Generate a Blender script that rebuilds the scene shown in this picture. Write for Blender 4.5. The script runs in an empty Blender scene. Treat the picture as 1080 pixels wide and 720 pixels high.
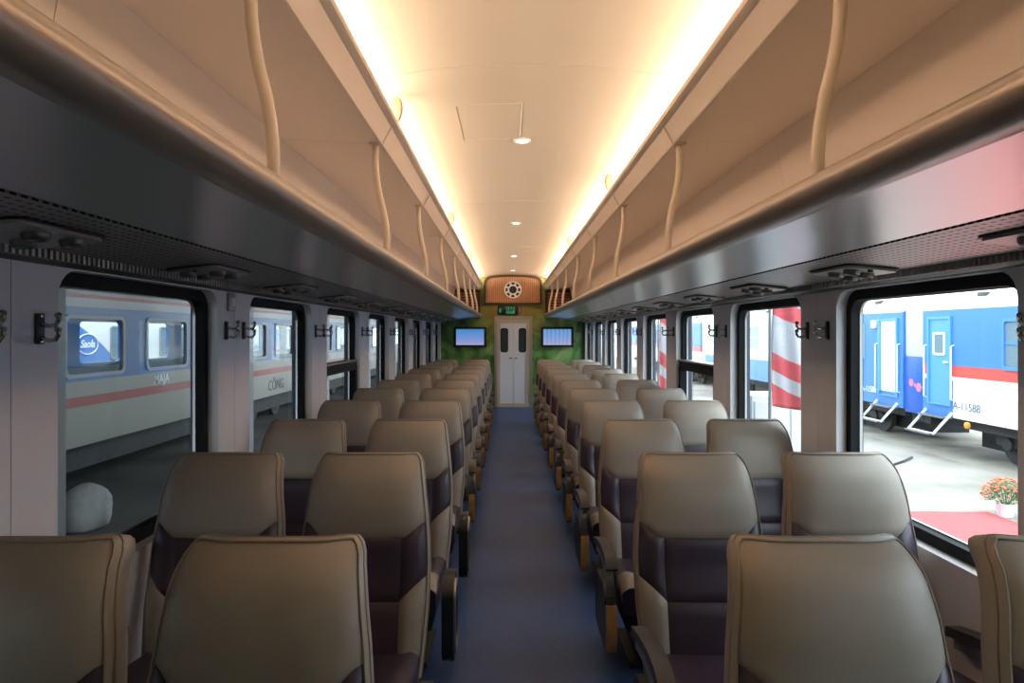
import bpy, bmesh, math, random
from mathutils import Vector, Matrix
random.seed(7)
S = bpy.context.scene
COL = S.collection
PI = math.pi

# ------------------------------------------------------------------ camera, world, light, exposure
CX, CZ, F = -0.09, 1.503, 690.0
cam_d = bpy.data.cameras.new('camera'); cam_d.sensor_width = 36.0; cam_d.lens = 36.0 * F / 1080.0
cam_d.shift_x = 4.0 / 1080.0; cam_d.shift_y = -9.0 / 1080.0; cam_d.clip_start = 0.02; cam_d.clip_end = 400
cam = bpy.data.objects.new('camera', cam_d); COL.objects.link(cam)
cam.location = (CX, 0, CZ); cam.rotation_euler = (PI / 2, 0, 0)
S.camera = cam
W = bpy.data.worlds.new('overcast_sky'); S.world = W; W.use_nodes = True
_bg = W.node_tree.nodes['Background']; _bg.inputs[0].default_value = (0.80, 0.905, 1.0, 1); _bg.inputs[1].default_value = 5.2
sun_d = bpy.data.lights.new('soft_sun', 'SUN'); sun_d.energy = 1.6; sun_d.angle = math.radians(40); sun_d.color = (1, 0.97, 0.92)
sun = bpy.data.objects.new('soft_sun', sun_d); COL.objects.link(sun); sun.rotation_euler = (math.radians(12), math.radians(24), 0)
COVE_POWER, COVE_COLOR = 86.0, (1.0, 0.77, 0.54)
for _s in (-1, 1):          # the LED strips lying in the two coves
    ld = bpy.data.lights.new('cove_led', 'AREA'); ld.shape = 'RECTANGLE'; ld.size = 0.05; ld.size_y = 13.2
    ld.energy = COVE_POWER; ld.color = COVE_COLOR
    lo = bpy.data.objects.new('cove_led', ld); COL.objects.link(lo)
    lo.location = (_s * 0.80, 6.55, 2.470)
    lo.rotation_euler = (0, PI - _s * math.radians(58), 0)
V = S.view_settings
V.view_transform = 'Standard'; V.look = 'None'; V.gamma = 1.0; V.exposure = 0.0; V.use_curve_mapping = False
S.cycles.use_denoising = True
S.cycles.max_bounces = 10; S.cycles.diffuse_bounces = 5; S.cycles.glossy_bounces = 4; S.cycles.transparent_max_bounces = 16
S.cycles.caustics_reflective = False; S.cycles.caustics_refractive = False
S.cycles.sample_clamp_indirect = 6.0

# ------------------------------------------------------------------ materials
MATS = {}
def P(name, col, rough=0.5, metal=0.0, spec=0.5, noise=0.0, nscale=20.0, bump=0.0, bscale=200.0, emit=None, estr=0.0, coat=0.0):
    if name in MATS: return MATS[name]
    m = bpy.data.materials.new(name); m.use_nodes = True; MATS[name] = m
    nt = m.node_tree; b = nt.nodes['Principled BSDF']
    b.inputs['Base Color'].default_value = (*col, 1); b.inputs['Roughness'].default_value = rough
    b.inputs['Metallic'].default_value = metal; b.inputs['Specular IOR Level'].default_value = spec
    b.inputs['Coat Weight'].default_value = coat
    if emit: b.inputs['Emission Color'].default_value = (*emit, 1); b.inputs['Emission Strength'].default_value = estr
    if noise or bump:
        tc = nt.nodes.new('ShaderNodeTexCoord')
    if noise:
        n = nt.nodes.new('ShaderNodeTexNoise'); n.inputs['Scale'].default_value = nscale; n.inputs['Detail'].default_value = 4
        nt.links.new(tc.outputs['Object'], n.inputs['Vector'])
        r = nt.nodes.new('ShaderNodeValToRGB')
        r.color_ramp.elements[0].position = 0.3; r.color_ramp.elements[1].position = 0.7
        r.color_ramp.elements[0].color = (*[c * (1 - noise) for c in col], 1)
        r.color_ramp.elements[1].color = (*[min(1, c * (1 + noise)) for c in col], 1)
        nt.links.new(n.outputs['Fac'], r.inputs['Fac']); nt.links.new(r.outputs['Color'], b.inputs['Base Color'])
    if bump:
        n2 = nt.nodes.new('ShaderNodeTexNoise'); n2.inputs['Scale'].default_value = bscale; n2.inputs['Detail'].default_value = 3
        nt.links.new(tc.outputs['Object'], n2.inputs['Vector'])
        bp = nt.nodes.new('ShaderNodeBump'); bp.inputs['Strength'].default_value = bump; bp.inputs['Distance'].default_value = 0.002
        nt.links.new(n2.outputs['Fac'], bp.inputs['Height']); nt.links.new(bp.outputs['Normal'], b.inputs['Normal'])
    return m

def nodes_of(m): return m.node_tree, m.node_tree.nodes['Principled BSDF']
def glass_mat(name, tint=(1, 1, 1), ior=1.45, gl=(1, 1, 1)):
    m = bpy.data.materials.new(name); m.use_nodes = True; nt = m.node_tree; MATS[name] = m
    nt.nodes.remove(nt.nodes['Principled BSDF']); out = nt.nodes['Material Output']
    t = nt.nodes.new('ShaderNodeBsdfTransparent'); t.inputs[0].default_value = (*tint, 1)
    g = nt.nodes.new('ShaderNodeBsdfGlossy'); g.inputs['Roughness'].default_value = 0.0; g.inputs['Color'].default_value = (*gl, 1)
    fr = nt.nodes.new('ShaderNodeFresnel'); gm = nt.nodes.new('ShaderNodeNewGeometry'); mr = nt.nodes.new('ShaderNodeMapRange')
    mr.inputs[3].default_value = ior; mr.inputs[4].default_value = 1.0 / ior     # same reflectance from both faces of the pane
    nt.links.new(gm.outputs['Backfacing'], mr.inputs[0]); nt.links.new(mr.outputs[0], fr.inputs['IOR'])
    mx = nt.nodes.new('ShaderNodeMixShader')
    nt.links.new(fr.outputs[0], mx.inputs[0]); nt.links.new(t.outputs[0], mx.inputs[1]); nt.links.new(g.outputs[0], mx.inputs[2])
    nt.links.new(mx.outputs[0], out.inputs[0]); return m

def stripes(name, bands, rough=0.35, zmin=-1.0, zmax=3.0, other=None, yedge=None, curve=0.0):
    """painted livery: bands = [(z_top, colour)] from the bottom up; other = second livery beyond y = yedge"""
    m = bpy.data.materials.new(name); m.use_nodes = True; MATS[name] = m
    nt, b = nodes_of(m); b.inputs['Roughness'].default_value = rough
    tc = nt.nodes.new('ShaderNodeTexCoord'); sp = nt.nodes.new('ShaderNodeSeparateXYZ'); nt.links.new(tc.outputs['Object'], sp.inputs[0])
    def ramp(bands):
        mr = nt.nodes.new('ShaderNodeMapRange'); mr.inputs[1].default_value = zmin; mr.inputs[2].default_value = zmax
        nt.links.new(sp.outputs['Z'], mr.inputs[0])
        r = nt.nodes.new('ShaderNodeValToRGB'); r.color_ramp.interpolation = 'CONSTANT'
        e = r.color_ramp.elements; e[0].position = 0; e[0].color = (*bands[0][1], 1)
        while len(e) > 1: e.remove(e[-1])
        for i in range(1, len(bands)):
            q = e.new((bands[i - 1][0] - zmin) / (zmax - zmin)); q.color = (*bands[i][1], 1)
        nt.links.new(mr.outputs[0], r.inputs[0]); return r
    r1 = ramp(bands)
    if other:
        r2 = ramp(other)
        # curved boundary: y + curve*(z-1)^2 > yedge
        a = nt.nodes.new('ShaderNodeMath'); a.operation = 'SUBTRACT'; a.inputs[1].default_value = -0.3; nt.links.new(sp.outputs['Z'], a.inputs[0])
        p = nt.nodes.new('ShaderNodeMath'); p.operation = 'POWER'; p.inputs[1].default_value = 2; nt.links.new(a.outputs[0], p.inputs[0])
        k = nt.nodes.new('ShaderNodeMath'); k.operation = 'MULTIPLY_ADD'; k.inputs[1].default_value = curve
        nt.links.new(p.outputs[0], k.inputs[0]); nt.links.new(sp.outputs['Y'], k.inputs[2])
        g = nt.nodes.new('ShaderNodeMath'); g.operation = 'GREATER_THAN'; g.inputs[1].default_value = yedge; nt.links.new(k.outputs[0], g.inputs[0])
        mx = nt.nodes.new('ShaderNodeMixRGB'); nt.links.new(g.outputs[0], mx.inputs[0])
        nt.links.new(r1.outputs[0], mx.inputs[1]); nt.links.new(r2.outputs[0], mx.inputs[2])
        nt.links.new(mx.outputs[0], b.inputs['Base Color'])
    else:
        nt.links.new(r1.outputs[0], b.inputs['Base Color'])
    return m

CREAM = P('cream_leather', (0.315, 0.275, 0.235), 0.42, noise=0.05, nscale=6, bump=0.25, bscale=350)
CREAM2 = P('cream_piping', (0.29, 0.245, 0.20), 0.45)
DARK = P('aubergine_leather', (0.045, 0.03, 0.05), 0.36, noise=0.08, nscale=8, bump=0.25, bscale=350)
BLACKP = P('black_plastic', (0.014, 0.014, 0.016), 0.45)
GREYP = P('charcoal_plastic', (0.055, 0.053, 0.052), 0.4)
METAL = P('grey_metal', (0.35, 0.35, 0.36), 0.3, metal=0.8)
CHROME = P('chrome', (0.5, 0.5, 0.52), 0.18, metal=1.0)
WOODT = P('oak_inlay', (0.42, 0.24, 0.09), 0.4, noise=0.3, nscale=14)
WALLM = P('pale_wall_panel', (0.70, 0.70, 0.75), 0.38, noise=0.015, nscale=3)
BODYM = P('coach_outer_skin', (0.05, 0.06, 0.09), 0.5)
GASKET = P('black_rubber', (0.008, 0.009, 0.011), 0.65, spec=0.2)
CEILM = P('satin_ceiling', (0.80, 0.72, 0.63), 0.3, noise=0.01, nscale=2, spec=0.5)
RACKM = P('beige_rack_enamel', (0.90, 0.82, 0.77), 0.4)
POLEM = P('pole_enamel', (0.84, 0.73, 0.63), 0.35)
NOSEM = P('brushed_nose', (0.36, 0.31, 0.28), 0.34, metal=0.55)
UNDERM = P('glossy_underside', (0.58, 0.56, 0.57), 0.28, metal=0.9)
UNITM = P('console_grey', (0.40, 0.37, 0.36), 0.35, metal=0.3)
WHITEP = P('white_paint', (0.82, 0.88, 0.96), 0.35)
FRAMEM = P('door_frame_paint', (0.60, 0.56, 0.44), 0.35)
GLASS = glass_mat('window_glass', (0.93, 0.96, 0.95), 1.13)
DOORGLASS = P('dark_door_glass', (0.05, 0.08, 0.10), 0.05)
COACHGLASS = P('coach_window_glass', (0.18, 0.26, 0.32), 0.08)
DARKIRON = P('dark_iron', (0.03, 0.032, 0.036), 0.7, noise=0.3, nscale=3)
BLUEP = P('rail_blue', (0.06, 0.25, 0.72), 0.35)
WOODFRAME = P('dark_wood', (0.05, 0.022, 0.012), 0.4)

def floor_mat():
    m = P('blue_speckled_vinyl', (0.045, 0.085, 0.20), 0.5, spec=0.3)
    nt, b = nodes_of(m)
    tc = nt.nodes.new('ShaderNodeTexCoord')
    v = nt.nodes.new('ShaderNodeTexVoronoi'); v.inputs['Scale'].default_value = 60; nt.links.new(tc.outputs['Object'], v.inputs['Vector'])
    lt = nt.nodes.new('ShaderNodeMath'); lt.operation = 'LESS_THAN'; lt.inputs[1].default_value = 0.12; nt.links.new(v.outputs['Distance'], lt.inputs[0])
    n = nt.nodes.new('ShaderNodeTexNoise'); n.inputs['Scale'].default_value = 2.5; nt.links.new(tc.outputs['Object'], n.inputs['Vector'])
    r = nt.nodes.new('ShaderNodeValToRGB'); r.color_ramp.elements[0].color = (0.030, 0.075, 0.22, 1); r.color_ramp.elements[1].color = (0.045, 0.10, 0.27, 1)
    nt.links.new(n.outputs['Fac'], r.inputs[0])
    mx = nt.nodes.new('ShaderNodeMixRGB'); mx.inputs[2].default_value = (0.16, 0.21, 0.32, 1)
    nt.links.new(lt.outputs[0], mx.inputs[0]); nt.links.new(r.outputs[0], mx.inputs[1]); nt.links.new(mx.outputs[0], b.inputs['Base Color'])
    return m
FLOORM = floor_mat()

def perf_mat():
    m = P('perforated_metal', (0.33, 0.30, 0.30), 0.4, metal=0.7)
    nt, b = nodes_of(m); tc = nt.nodes.new('ShaderNodeTexCoord'); sp = nt.nodes.new('ShaderNodeSeparateXYZ'); nt.links.new(tc.outputs['Object'], sp.inputs[0])
    def M(op, a, bb=None):
        x = nt.nodes.new('ShaderNodeMath'); x.operation = op
        for i, q in enumerate((a, bb)):
            if q is None: continue
            if isinstance(q, (int, float)): x.inputs[i].default_value = q
            else: nt.links.new(q, x.inputs[i])
        return x.outputs[0]
    ry = M('MULTIPLY', sp.outputs['X'], 1 / 0.028); rowi = M('FLOOR', ry); fy = M('ABSOLUTE', M('SUBTRACT', M('FRACT', ry), 0.5))
    off = M('MULTIPLY', M('MODULO', rowi, 2.0), 0.5)
    rx = M('ADD', M('MULTIPLY', sp.outputs['Y'], 1 / 0.030), off); fx = M('ABSOLUTE', M('SUBTRACT', M('FRACT', rx), 0.5))
    hole = M('MULTIPLY', M('LESS_THAN', fx, 0.30), M('LESS_THAN', fy, 0.20))
    mx = nt.nodes.new('ShaderNodeMixRGB'); mx.inputs[1].default_value = (0.33, 0.30, 0.30, 1); mx.inputs[2].default_value = (0.02, 0.017, 0.017, 1)
    nt.links.new(hole, mx.inputs[0]); nt.links.new(mx.outputs[0], b.inputs['Base Color'])
    bp = nt.nodes.new('ShaderNodeBump'); bp.invert = True; bp.inputs['Strength'].default_value = 0.6; bp.inputs['Distance'].default_value = 0.003
    nt.links.new(hole, bp.inputs['Height']); nt.links.new(bp.outputs['Normal'], b.inputs['Normal'])
    return m
PERFM = perf_mat()

def mural_mat():
    m = P('leaf_mural_print', (0.1, 0.2, 0.05), 0.4)
    nt, b = nodes_of(m); tc = nt.nodes.new('ShaderNodeTexCoord')
    n = nt.nodes.new('ShaderNodeTexNoise'); n.inputs['Scale'].default_value = 2.6; n.inputs['Detail'].default_value = 3; n.inputs['Distortion'].default_value = 1.2
    nt.links.new(tc.outputs['Object'], n.inputs['Vector'])
    r = nt.nodes.new('ShaderNodeValToRGB'); e = r.color_ramp.elements
    e[0].position = 0.3; e[0].color = (0.02, 0.07, 0.02, 1); e[1].position = 0.75; e[1].color = (0.42, 0.55, 0.20, 1)
    q = e.new(0.48); q.color = (0.09, 0.26, 0.05, 1); q = e.new(0.6); q.color = (0.20, 0.42, 0.11, 1)
    nt.links.new(n.outputs['Fac'], r.inputs[0])
    v = nt.nodes.new('ShaderNodeTexVoronoi'); v.inputs['Scale'].default_value = 3.0; nt.links.new(tc.outputs['Object'], v.inputs['Vector'])
    lt = nt.nodes.new('ShaderNodeMath'); lt.operation = 'LESS_THAN'; lt.inputs[1].default_value = 0.28; nt.links.new(v.outputs['Distance'], lt.inputs[0])
    ml = nt.nodes.new('ShaderNodeMath'); ml.operation = 'MULTIPLY'; ml.inputs[1].default_value = 0.22; nt.links.new(lt.outputs[0], ml.inputs[0])
    mx = nt.nodes.new('ShaderNodeMixRGB'); mx.inputs[2].default_value = (0.42, 0.5, 0.22, 1)
    nt.links.new(ml.outputs[0], mx.inputs[0]); nt.links.new(r.outputs[0], mx.inputs[1])
    # printed autumn yellow towards the doorway
    sp = nt.nodes.new('ShaderNodeSeparateXYZ'); nt.links.new(tc.outputs['Object'], sp.inputs[0])
    ab = nt.nodes.new('ShaderNodeMath'); ab.operation = 'ABSOLUTE'; nt.links.new(sp.outputs['X'], ab.inputs[0])
    mr = nt.nodes.new('ShaderNodeMapRange'); mr.inputs[1].default_value = 0.95; mr.inputs[2].default_value = 0.4; nt.links.new(ab.outputs[0], mr.inputs[0])
    mz = nt.nodes.new('ShaderNodeMapRange'); mz.inputs[1].default_value = 1.2; mz.inputs[2].default_value = 1.9; nt.links.new(sp.outputs['Z'], mz.inputs[0])
    mm = nt.nodes.new('ShaderNodeMath'); mm.operation = 'MULTIPLY'; nt.links.new(mr.outputs[0], mm.inputs[0]); nt.links.new(mz.outputs[0], mm.inputs[1])
    m2 = nt.nodes.new('ShaderNodeMath'); m2.operation = 'MULTIPLY'; m2.inputs[1].default_value = 0.7; nt.links.new(mm.outputs[0], m2.inputs[0])
    mx2 = nt.nodes.new('ShaderNodeMixRGB'); mx2.inputs[2].default_value = (0.42, 0.26, 0.05, 1)
    nt.links.new(m2.outputs[0], mx2.inputs[0]); nt.links.new(mx.outputs[0], mx2.inputs[1]); nt.links.new(mx2.outputs[0], b.inputs['Base Color'])
    return m

def slat_wood_mat():
    m = P('ribbed_wood', (0.5, 0.26, 0.14), 0.4)
    nt, b = nodes_of(m); tc = nt.nodes.new('ShaderNodeTexCoord')
    w = nt.nodes.new('ShaderNodeTexWave'); w.bands_direction = 'X'; w.inputs['Scale'].default_value = 8.0; w.inputs['Distortion'].default_value = 0.0
    nt.links.new(tc.outputs['Object'], w.inputs['Vector'])
    r = nt.nodes.new('ShaderNodeValToRGB'); r.color_ramp.elements[0].color = (0.27, 0.12, 0.06, 1); r.color_ramp.elements[1].color = (0.48, 0.25, 0.13, 1)
    r.color_ramp.elements[1].position = 0.5
    nt.links.new(w.outputs['Fac'], r.inputs[0]); nt.links.new(r.outputs[0], b.inputs['Base Color'])
    bp = nt.nodes.new('ShaderNodeBump'); bp.inputs['Strength'].default_value = 0.5; bp.inputs['Distance'].default_value = 0.01
    nt.links.new(w.outputs['Fac'], bp.inputs['Height']); nt.links.new(bp.outputs['Normal'], b.inputs['Normal'])
    return m

def screen_mat(name, wav):
    m = P(name, (0.01, 0.01, 0.01), 0.2)
    nt, b = nodes_of(m); tc = nt.nodes.new('ShaderNodeTexCoord'); sp = nt.nodes.new('ShaderNodeSeparateXYZ'); nt.links.new(tc.outputs['Generated'], sp.inputs[0])
    r = nt.nodes.new('ShaderNodeValToRGB'); e = r.color_ramp.elements
    e[0].position = 0.0; e[0].color = (0.45, 0.42, 0.72, 1); e[1].position = 1.0; e[1].color = (0.05, 0.28, 0.62, 1)
    q = e.new(0.45); q.color = (0.20, 0.36, 0.80, 1); q = e.new(0.84); q.color = (0.10, 0.33, 0.75, 1)
    nt.links.new(sp.outputs['Z'], r.inputs[0])
    src = r.outputs[0]
    if wav:
        w = nt.nodes.new('ShaderNodeTexWave'); w.bands_direction = 'X'; w.inputs['Scale'].default_value = 2.2; w.inputs['Distortion'].default_value = 2.0
        nt.links.new(tc.outputs['Generated'], w.inputs['Vector'])
        k = nt.nodes.new('ShaderNodeMath'); k.operation = 'MULTIPLY'; k.inputs[1].default_value = 0.35; nt.links.new(w.outputs['Fac'], k.inputs[0])
        mx = nt.nodes.new('ShaderNodeMixRGB'); mx.inputs[2].default_value = (0.55, 0.7, 0.9, 1)
        nt.links.new(k.outputs[0], mx.inputs[0]); nt.links.new(src, mx.inputs[1]); src = mx.outputs[0]
    nt.links.new(src, b.inputs['Emission Color']); b.inputs['Emission Strength'].default_value = 0.8
    return m

# ------------------------------------------------------------------ mesh helpers
def new_mesh(name, vs, fs, mat, smooth=35, recalc=True):
    me = bpy.data.meshes.new(name)
    me.from_pydata([tuple(v) for v in vs], [], fs)
    if recalc:
        bm = bmesh.new(); bm.from_mesh(me); bmesh.ops.recalc_face_normals(bm, faces=bm.faces); bm.to_mesh(me); bm.free()
    if mat: me.materials.append(mat)
    if smooth:
        me.polygons.foreach_set('use_smooth', [True] * len(me.polygons)); me.set_sharp_from_angle(angle=math.radians(smooth))
    me.update(); return me

class MB:
    def __init__(s): s.v = []; s.f = []
    def add(s, vs, fs):
        n = len(s.v); s.v += [Vector(v) for v in vs]; s.f += [tuple(i + n for i in f) for f in fs]; return s
    def box(s, x0, x1, y0, y1, z0, z1, r=0.0, seg=2):
        if r <= 0:
            vs = [(x, y, z) for x in (x0, x1) for y in (y0, y1) for z in (z0, z1)]
            return s.add(vs, [(0, 1, 3, 2), (4, 6, 7, 5), (0, 4, 5, 1), (2, 3, 7, 6), (0, 2, 6, 4), (1, 5, 7, 3)])
        bm = bmesh.new(); bmesh.ops.create_cube(bm, size=1)
        for v in bm.verts:
            v.co = Vector(((x0 + x1) / 2 + v.co.x * (x1 - x0), (y0 + y1) / 2 + v.co.y * (y1 - y0), (z0 + z1) / 2 + v.co.z * (z1 - z0)))
        bmesh.ops.bevel(bm, geom=bm.edges[:], offset=r, segments=seg, profile=0.5, affect='EDGES')
        bm.verts.index_update(); s.add([v.co.copy() for v in bm.verts], [[v.index for v in f.verts] for f in bm.faces]); bm.free(); return s
    def tube(s, pts, r, n=8, closed=False, flat=None):
        """tube through pts; flat=(a,b): rectangular section a (along side) x b"""
        pts = [Vector(p) for p in pts]; N = len(pts); base = len(s.v); prev = None
        for i, p in enumerate(pts):
            if closed: t = pts[(i + 1) % N] - pts[i - 1]
            else: t = pts[min(i + 1, N - 1)] - pts[max(i - 1, 0)]
            t.normalize()
            if prev is None:
                a = Vector((1, 0, 0)) if abs(t.x) < 0.9 else Vector((0, 1, 0))
            else: a = prev
            a = (a - t * a.dot(t)).normalized(); prev = a; b = t.cross(a)
            if flat:
                for (u, w) in ((-1, -1), (1, -1), (1, 1), (-1, 1)): s.v.append(p + a * (u * flat[0] / 2) + b * (w * flat[1] / 2))
            else:
                for k in range(n): s.v.append(p + (a * math.cos(2 * PI * k / n) + b * math.sin(2 * PI * k / n)) * r)
        if flat: n = 4
        for i in range(N if closed else N - 1):
            for k in range(n):
                s.f.append((base + i * n + k, base + i * n + (k + 1) % n, base + ((i + 1) % N) * n + (k + 1) % n, base + ((i + 1) % N) * n + k))
        if not closed:
            s.f.append(tuple(base + k for k in range(n))); s.f.append(tuple(base + (N - 1) * n + k for k in range(n)))
        return s
    def lathe(s, prof, n=20, M=None, closed_ends=True):
        """prof: (r, z) list about local Z; M places it"""
        base = len(s.v); M = M or Matrix.Identity(4)
        for (r, z) in prof:
            for k in range(n): s.v.append(M @ Vector((r * math.cos(2 * PI * k / n), r * math.sin(2 * PI * k / n), z)))
        for i in range(len(prof) - 1):
            for k in range(n): s.f.append((base + i * n + k, base + i * n + (k + 1) % n, base + (i + 1) * n + (k + 1) % n, base + (i + 1) * n + k))
        if closed_ends:
            s.f.append(tuple(base + k for k in range(n))); s.f.append(tuple(base + (len(prof) - 1) * n + k for k in range(n)))
        return s
    def prism(s, pts, axis, a, b):
        """closed polygon pts (2-D) extruded from a to b on axis ('x': pts=(y,z), 'y': (x,z), 'z': (x,y))"""
        base = len(s.v); n = len(pts)
        for q in (a, b):
            for (u, w) in pts: s.v.append(Vector({'x': (q, u, w), 'y': (u, q, w), 'z': (u, w, q)}[axis]))
        s.f.append(tuple(base + i for i in range(n))); s.f.append(tuple(base + n + i for i in range(n)))
        for i in range(n): s.f.append((base + i, base + (i + 1) % n, base + n + (i + 1) % n, base + n + i))
        return s
    def strip(s, prof, y0, y1, thick=0.0):
        """open profile (x,z) swept along y, with thickness along its normal"""
        n = len(prof); out = []
        if thick:
            for i, p in enumerate(prof):
                a = Vector(prof[max(i - 1, 0)]); b = Vector(prof[min(i + 1, n - 1)]); t = (b - a).normalized(); nn = Vector((-t.y, t.x))
                out.append((p[0] + nn.x * thick, p[1] + nn.y * thick))
            return s.prism(list(prof) + out[::-1], 'y', y0, y1)
        base = len(s.v)
        for y in (y0, y1):
            for (x, z) in prof: s.v.append(Vector((x, y, z)))
        for i in range(n - 1): s.f.append((base + i, base + i + 1, base + n + i + 1, base + n + i))
        return s
    def mirror(s):
        for v in s.v: v.x = -v.x
        return s
    def mesh(s, name, mat, smooth=35): return new_mesh(name, s.v, s.f, mat, smooth)

def link(name, me, parent=None, loc=None, rot=None):
    o = bpy.data.objects.new(name, me); COL.objects.link(o)
    if parent: o.parent = parent
    if loc: o.location = loc
    if rot: o.rotation_euler = rot
    return o
def tag(o, label=None, cat=None, group=None, kind=None):
    if label: o['label'] = label
    if cat: o['category'] = cat
    if group: o['group'] = group
    if kind: o['kind'] = kind
    return o
def empty(name, loc=(0, 0, 0), rz=0):
    o = bpy.data.objects.new(name, None); COL.objects.link(o); o.location = loc; o.rotation_euler = (0, 0, rz); o.empty_display_size = 0.1; return o
def rrect(x0, x1, y0, y1, r, n=5):
    pts = []
    for (cx, cy, a0) in ((x1 - r, y1 - r, 0), (x0 + r, y1 - r, 90), (x0 + r, y0 + r, 180), (x1 - r, y0 + r, 270)):
        for k in range(n + 1):
            a = math.radians(a0 + 90 * k / n); pts.append((cx + r * math.cos(a), cy + r * math.sin(a)))
    return pts
def plate(name, outer, holes, depth, mapf, mat, smooth=30):
    """flat plate with holes; (u, v, w) goes through mapf"""
    cu = bpy.data.curves.new('tmp', 'CURVE'); cu.dimensions = '2D'; cu.fill_mode = 'BOTH'; cu.extrude = depth / 2
    for loop in [outer] + holes:
        sp = cu.splines.new('POLY'); sp.points.add(len(loop) - 1); sp.use_cyclic_u = True
        for i, (u, v) in enumerate(loop): sp.points[i].co = (u, v, 0, 1)
    ob = bpy.data.objects.new('tmp', cu); COL.objects.link(ob)
    dg = bpy.context.evaluated_depsgraph_get(); me = bpy.data.meshes.new_from_object(ob.evaluated_get(dg))
    vs = [mapf(*v.co) for v in me.vertices]; fs = [tuple(p.vertices) for p in me.polygons]
    bpy.data.objects.remove(ob); bpy.data.curves.remove(cu); bpy.data.meshes.remove(me)
    bm = bmesh.new(); bv = [bm.verts.new(v) for v in vs]
    for f in fs:
        try: bm.faces.new([bv[i] for i in f])
        except ValueError: pass
    bmesh.ops.remove_doubles(bm, verts=bm.verts, dist=1e-5); bmesh.ops.recalc_face_normals(bm, faces=bm.faces)
    m2 = bpy.data.meshes.new(name); bm.to_mesh(m2); bm.free(); m2.materials.append(mat)
    m2.polygons.foreach_set('use_smooth', [True] * len(m2.polygons)); m2.set_sharp_from_angle(angle=math.radians(smooth)); return m2
def text_mesh(name, body, size, mapf, mat, depth=0.004, bold=0.0, shear=0.0):
    cu = bpy.data.curves.new('tmp', 'FONT'); cu.body = body; cu.size = size; cu.extrude = depth / 2; cu.align_x = 'CENTER'; cu.align_y = 'CENTER'; cu.offset = bold; cu.shear = shear
    ob = bpy.data.objects.new('tmp', cu); COL.objects.link(ob)
    dg = bpy.context.evaluated_depsgraph_get(); me = bpy.data.meshes.new_from_object(ob.evaluated_get(dg))
    vs = [mapf(*v.co) for v in me.vertices]; fs = [tuple(p.vertices) for p in me.polygons]
    bpy.data.objects.remove(ob); bpy.data.curves.remove(cu); bpy.data.meshes.remove(me)
    return new_mesh(name, vs, fs, mat, 0)
def sstep(a, b, x):
    t = max(0.0, min(1.0, (x - a) / (b - a))); return t * t * (3 - 2 * t)
def lerp(a, b, t): return a + (b - a) * t
def table(tb, x):
    if x <= tb[0][0]: return tb[0][1]
    for (a, b) in zip(tb, tb[1:]):
        if x <= b[0]: return lerp(a[1], b[1], (x - a[0]) / (b[0] - a[0]))
    return tb[-1][1]
ORD = ['nearest', 'second', 'third', 'fourth', 'fifth', 'sixth', 'seventh', 'eighth', 'ninth', 'tenth', 'eleventh', 'twelfth', 'thirteenth', 'fourteenth']
SIDE = {-1: 'left', 1: 'right'}

# ------------------------------------------------------------------ the coach shell
HW, YB, YE = 1.46, -0.4, 13.3           # half width, back wall, end wall
PITCH_W, WIN0, WINW, WZ0, WZ1 = 1.475, 1.99, 1.10, 0.70, 1.70
WINS = [(WIN0 + PITCH_W * k, min(WIN0 + PITCH_W * k + WINW, 13.12), k) for k in range(-1, 8)]
m = MB().box(-1.62, 1.62, YB - 0.1, YE + 1.2, -0.12, 0.0)
tag(link('floor', m.mesh('floor', FLOORM, 0)), kind='structure')
m = MB().prism([(-1.62, 2.40), (-1.62, 2.62), (-1.2, 2.95), (0, 3.05), (1.2, 2.95), (1.62, 2.62), (1.62, 2.40), (1.57, 2.40), (1.57, 2.6), (1.15, 2.88), (0, 2.95), (-1.15, 2.88), (-1.57, 2.6), (-1.57, 2.40)], 'y', YB - 0.1, YE + 1.2)
tag(link('roof_shell', m.mesh('roof_shell', BODYM)), kind='structure')

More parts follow.
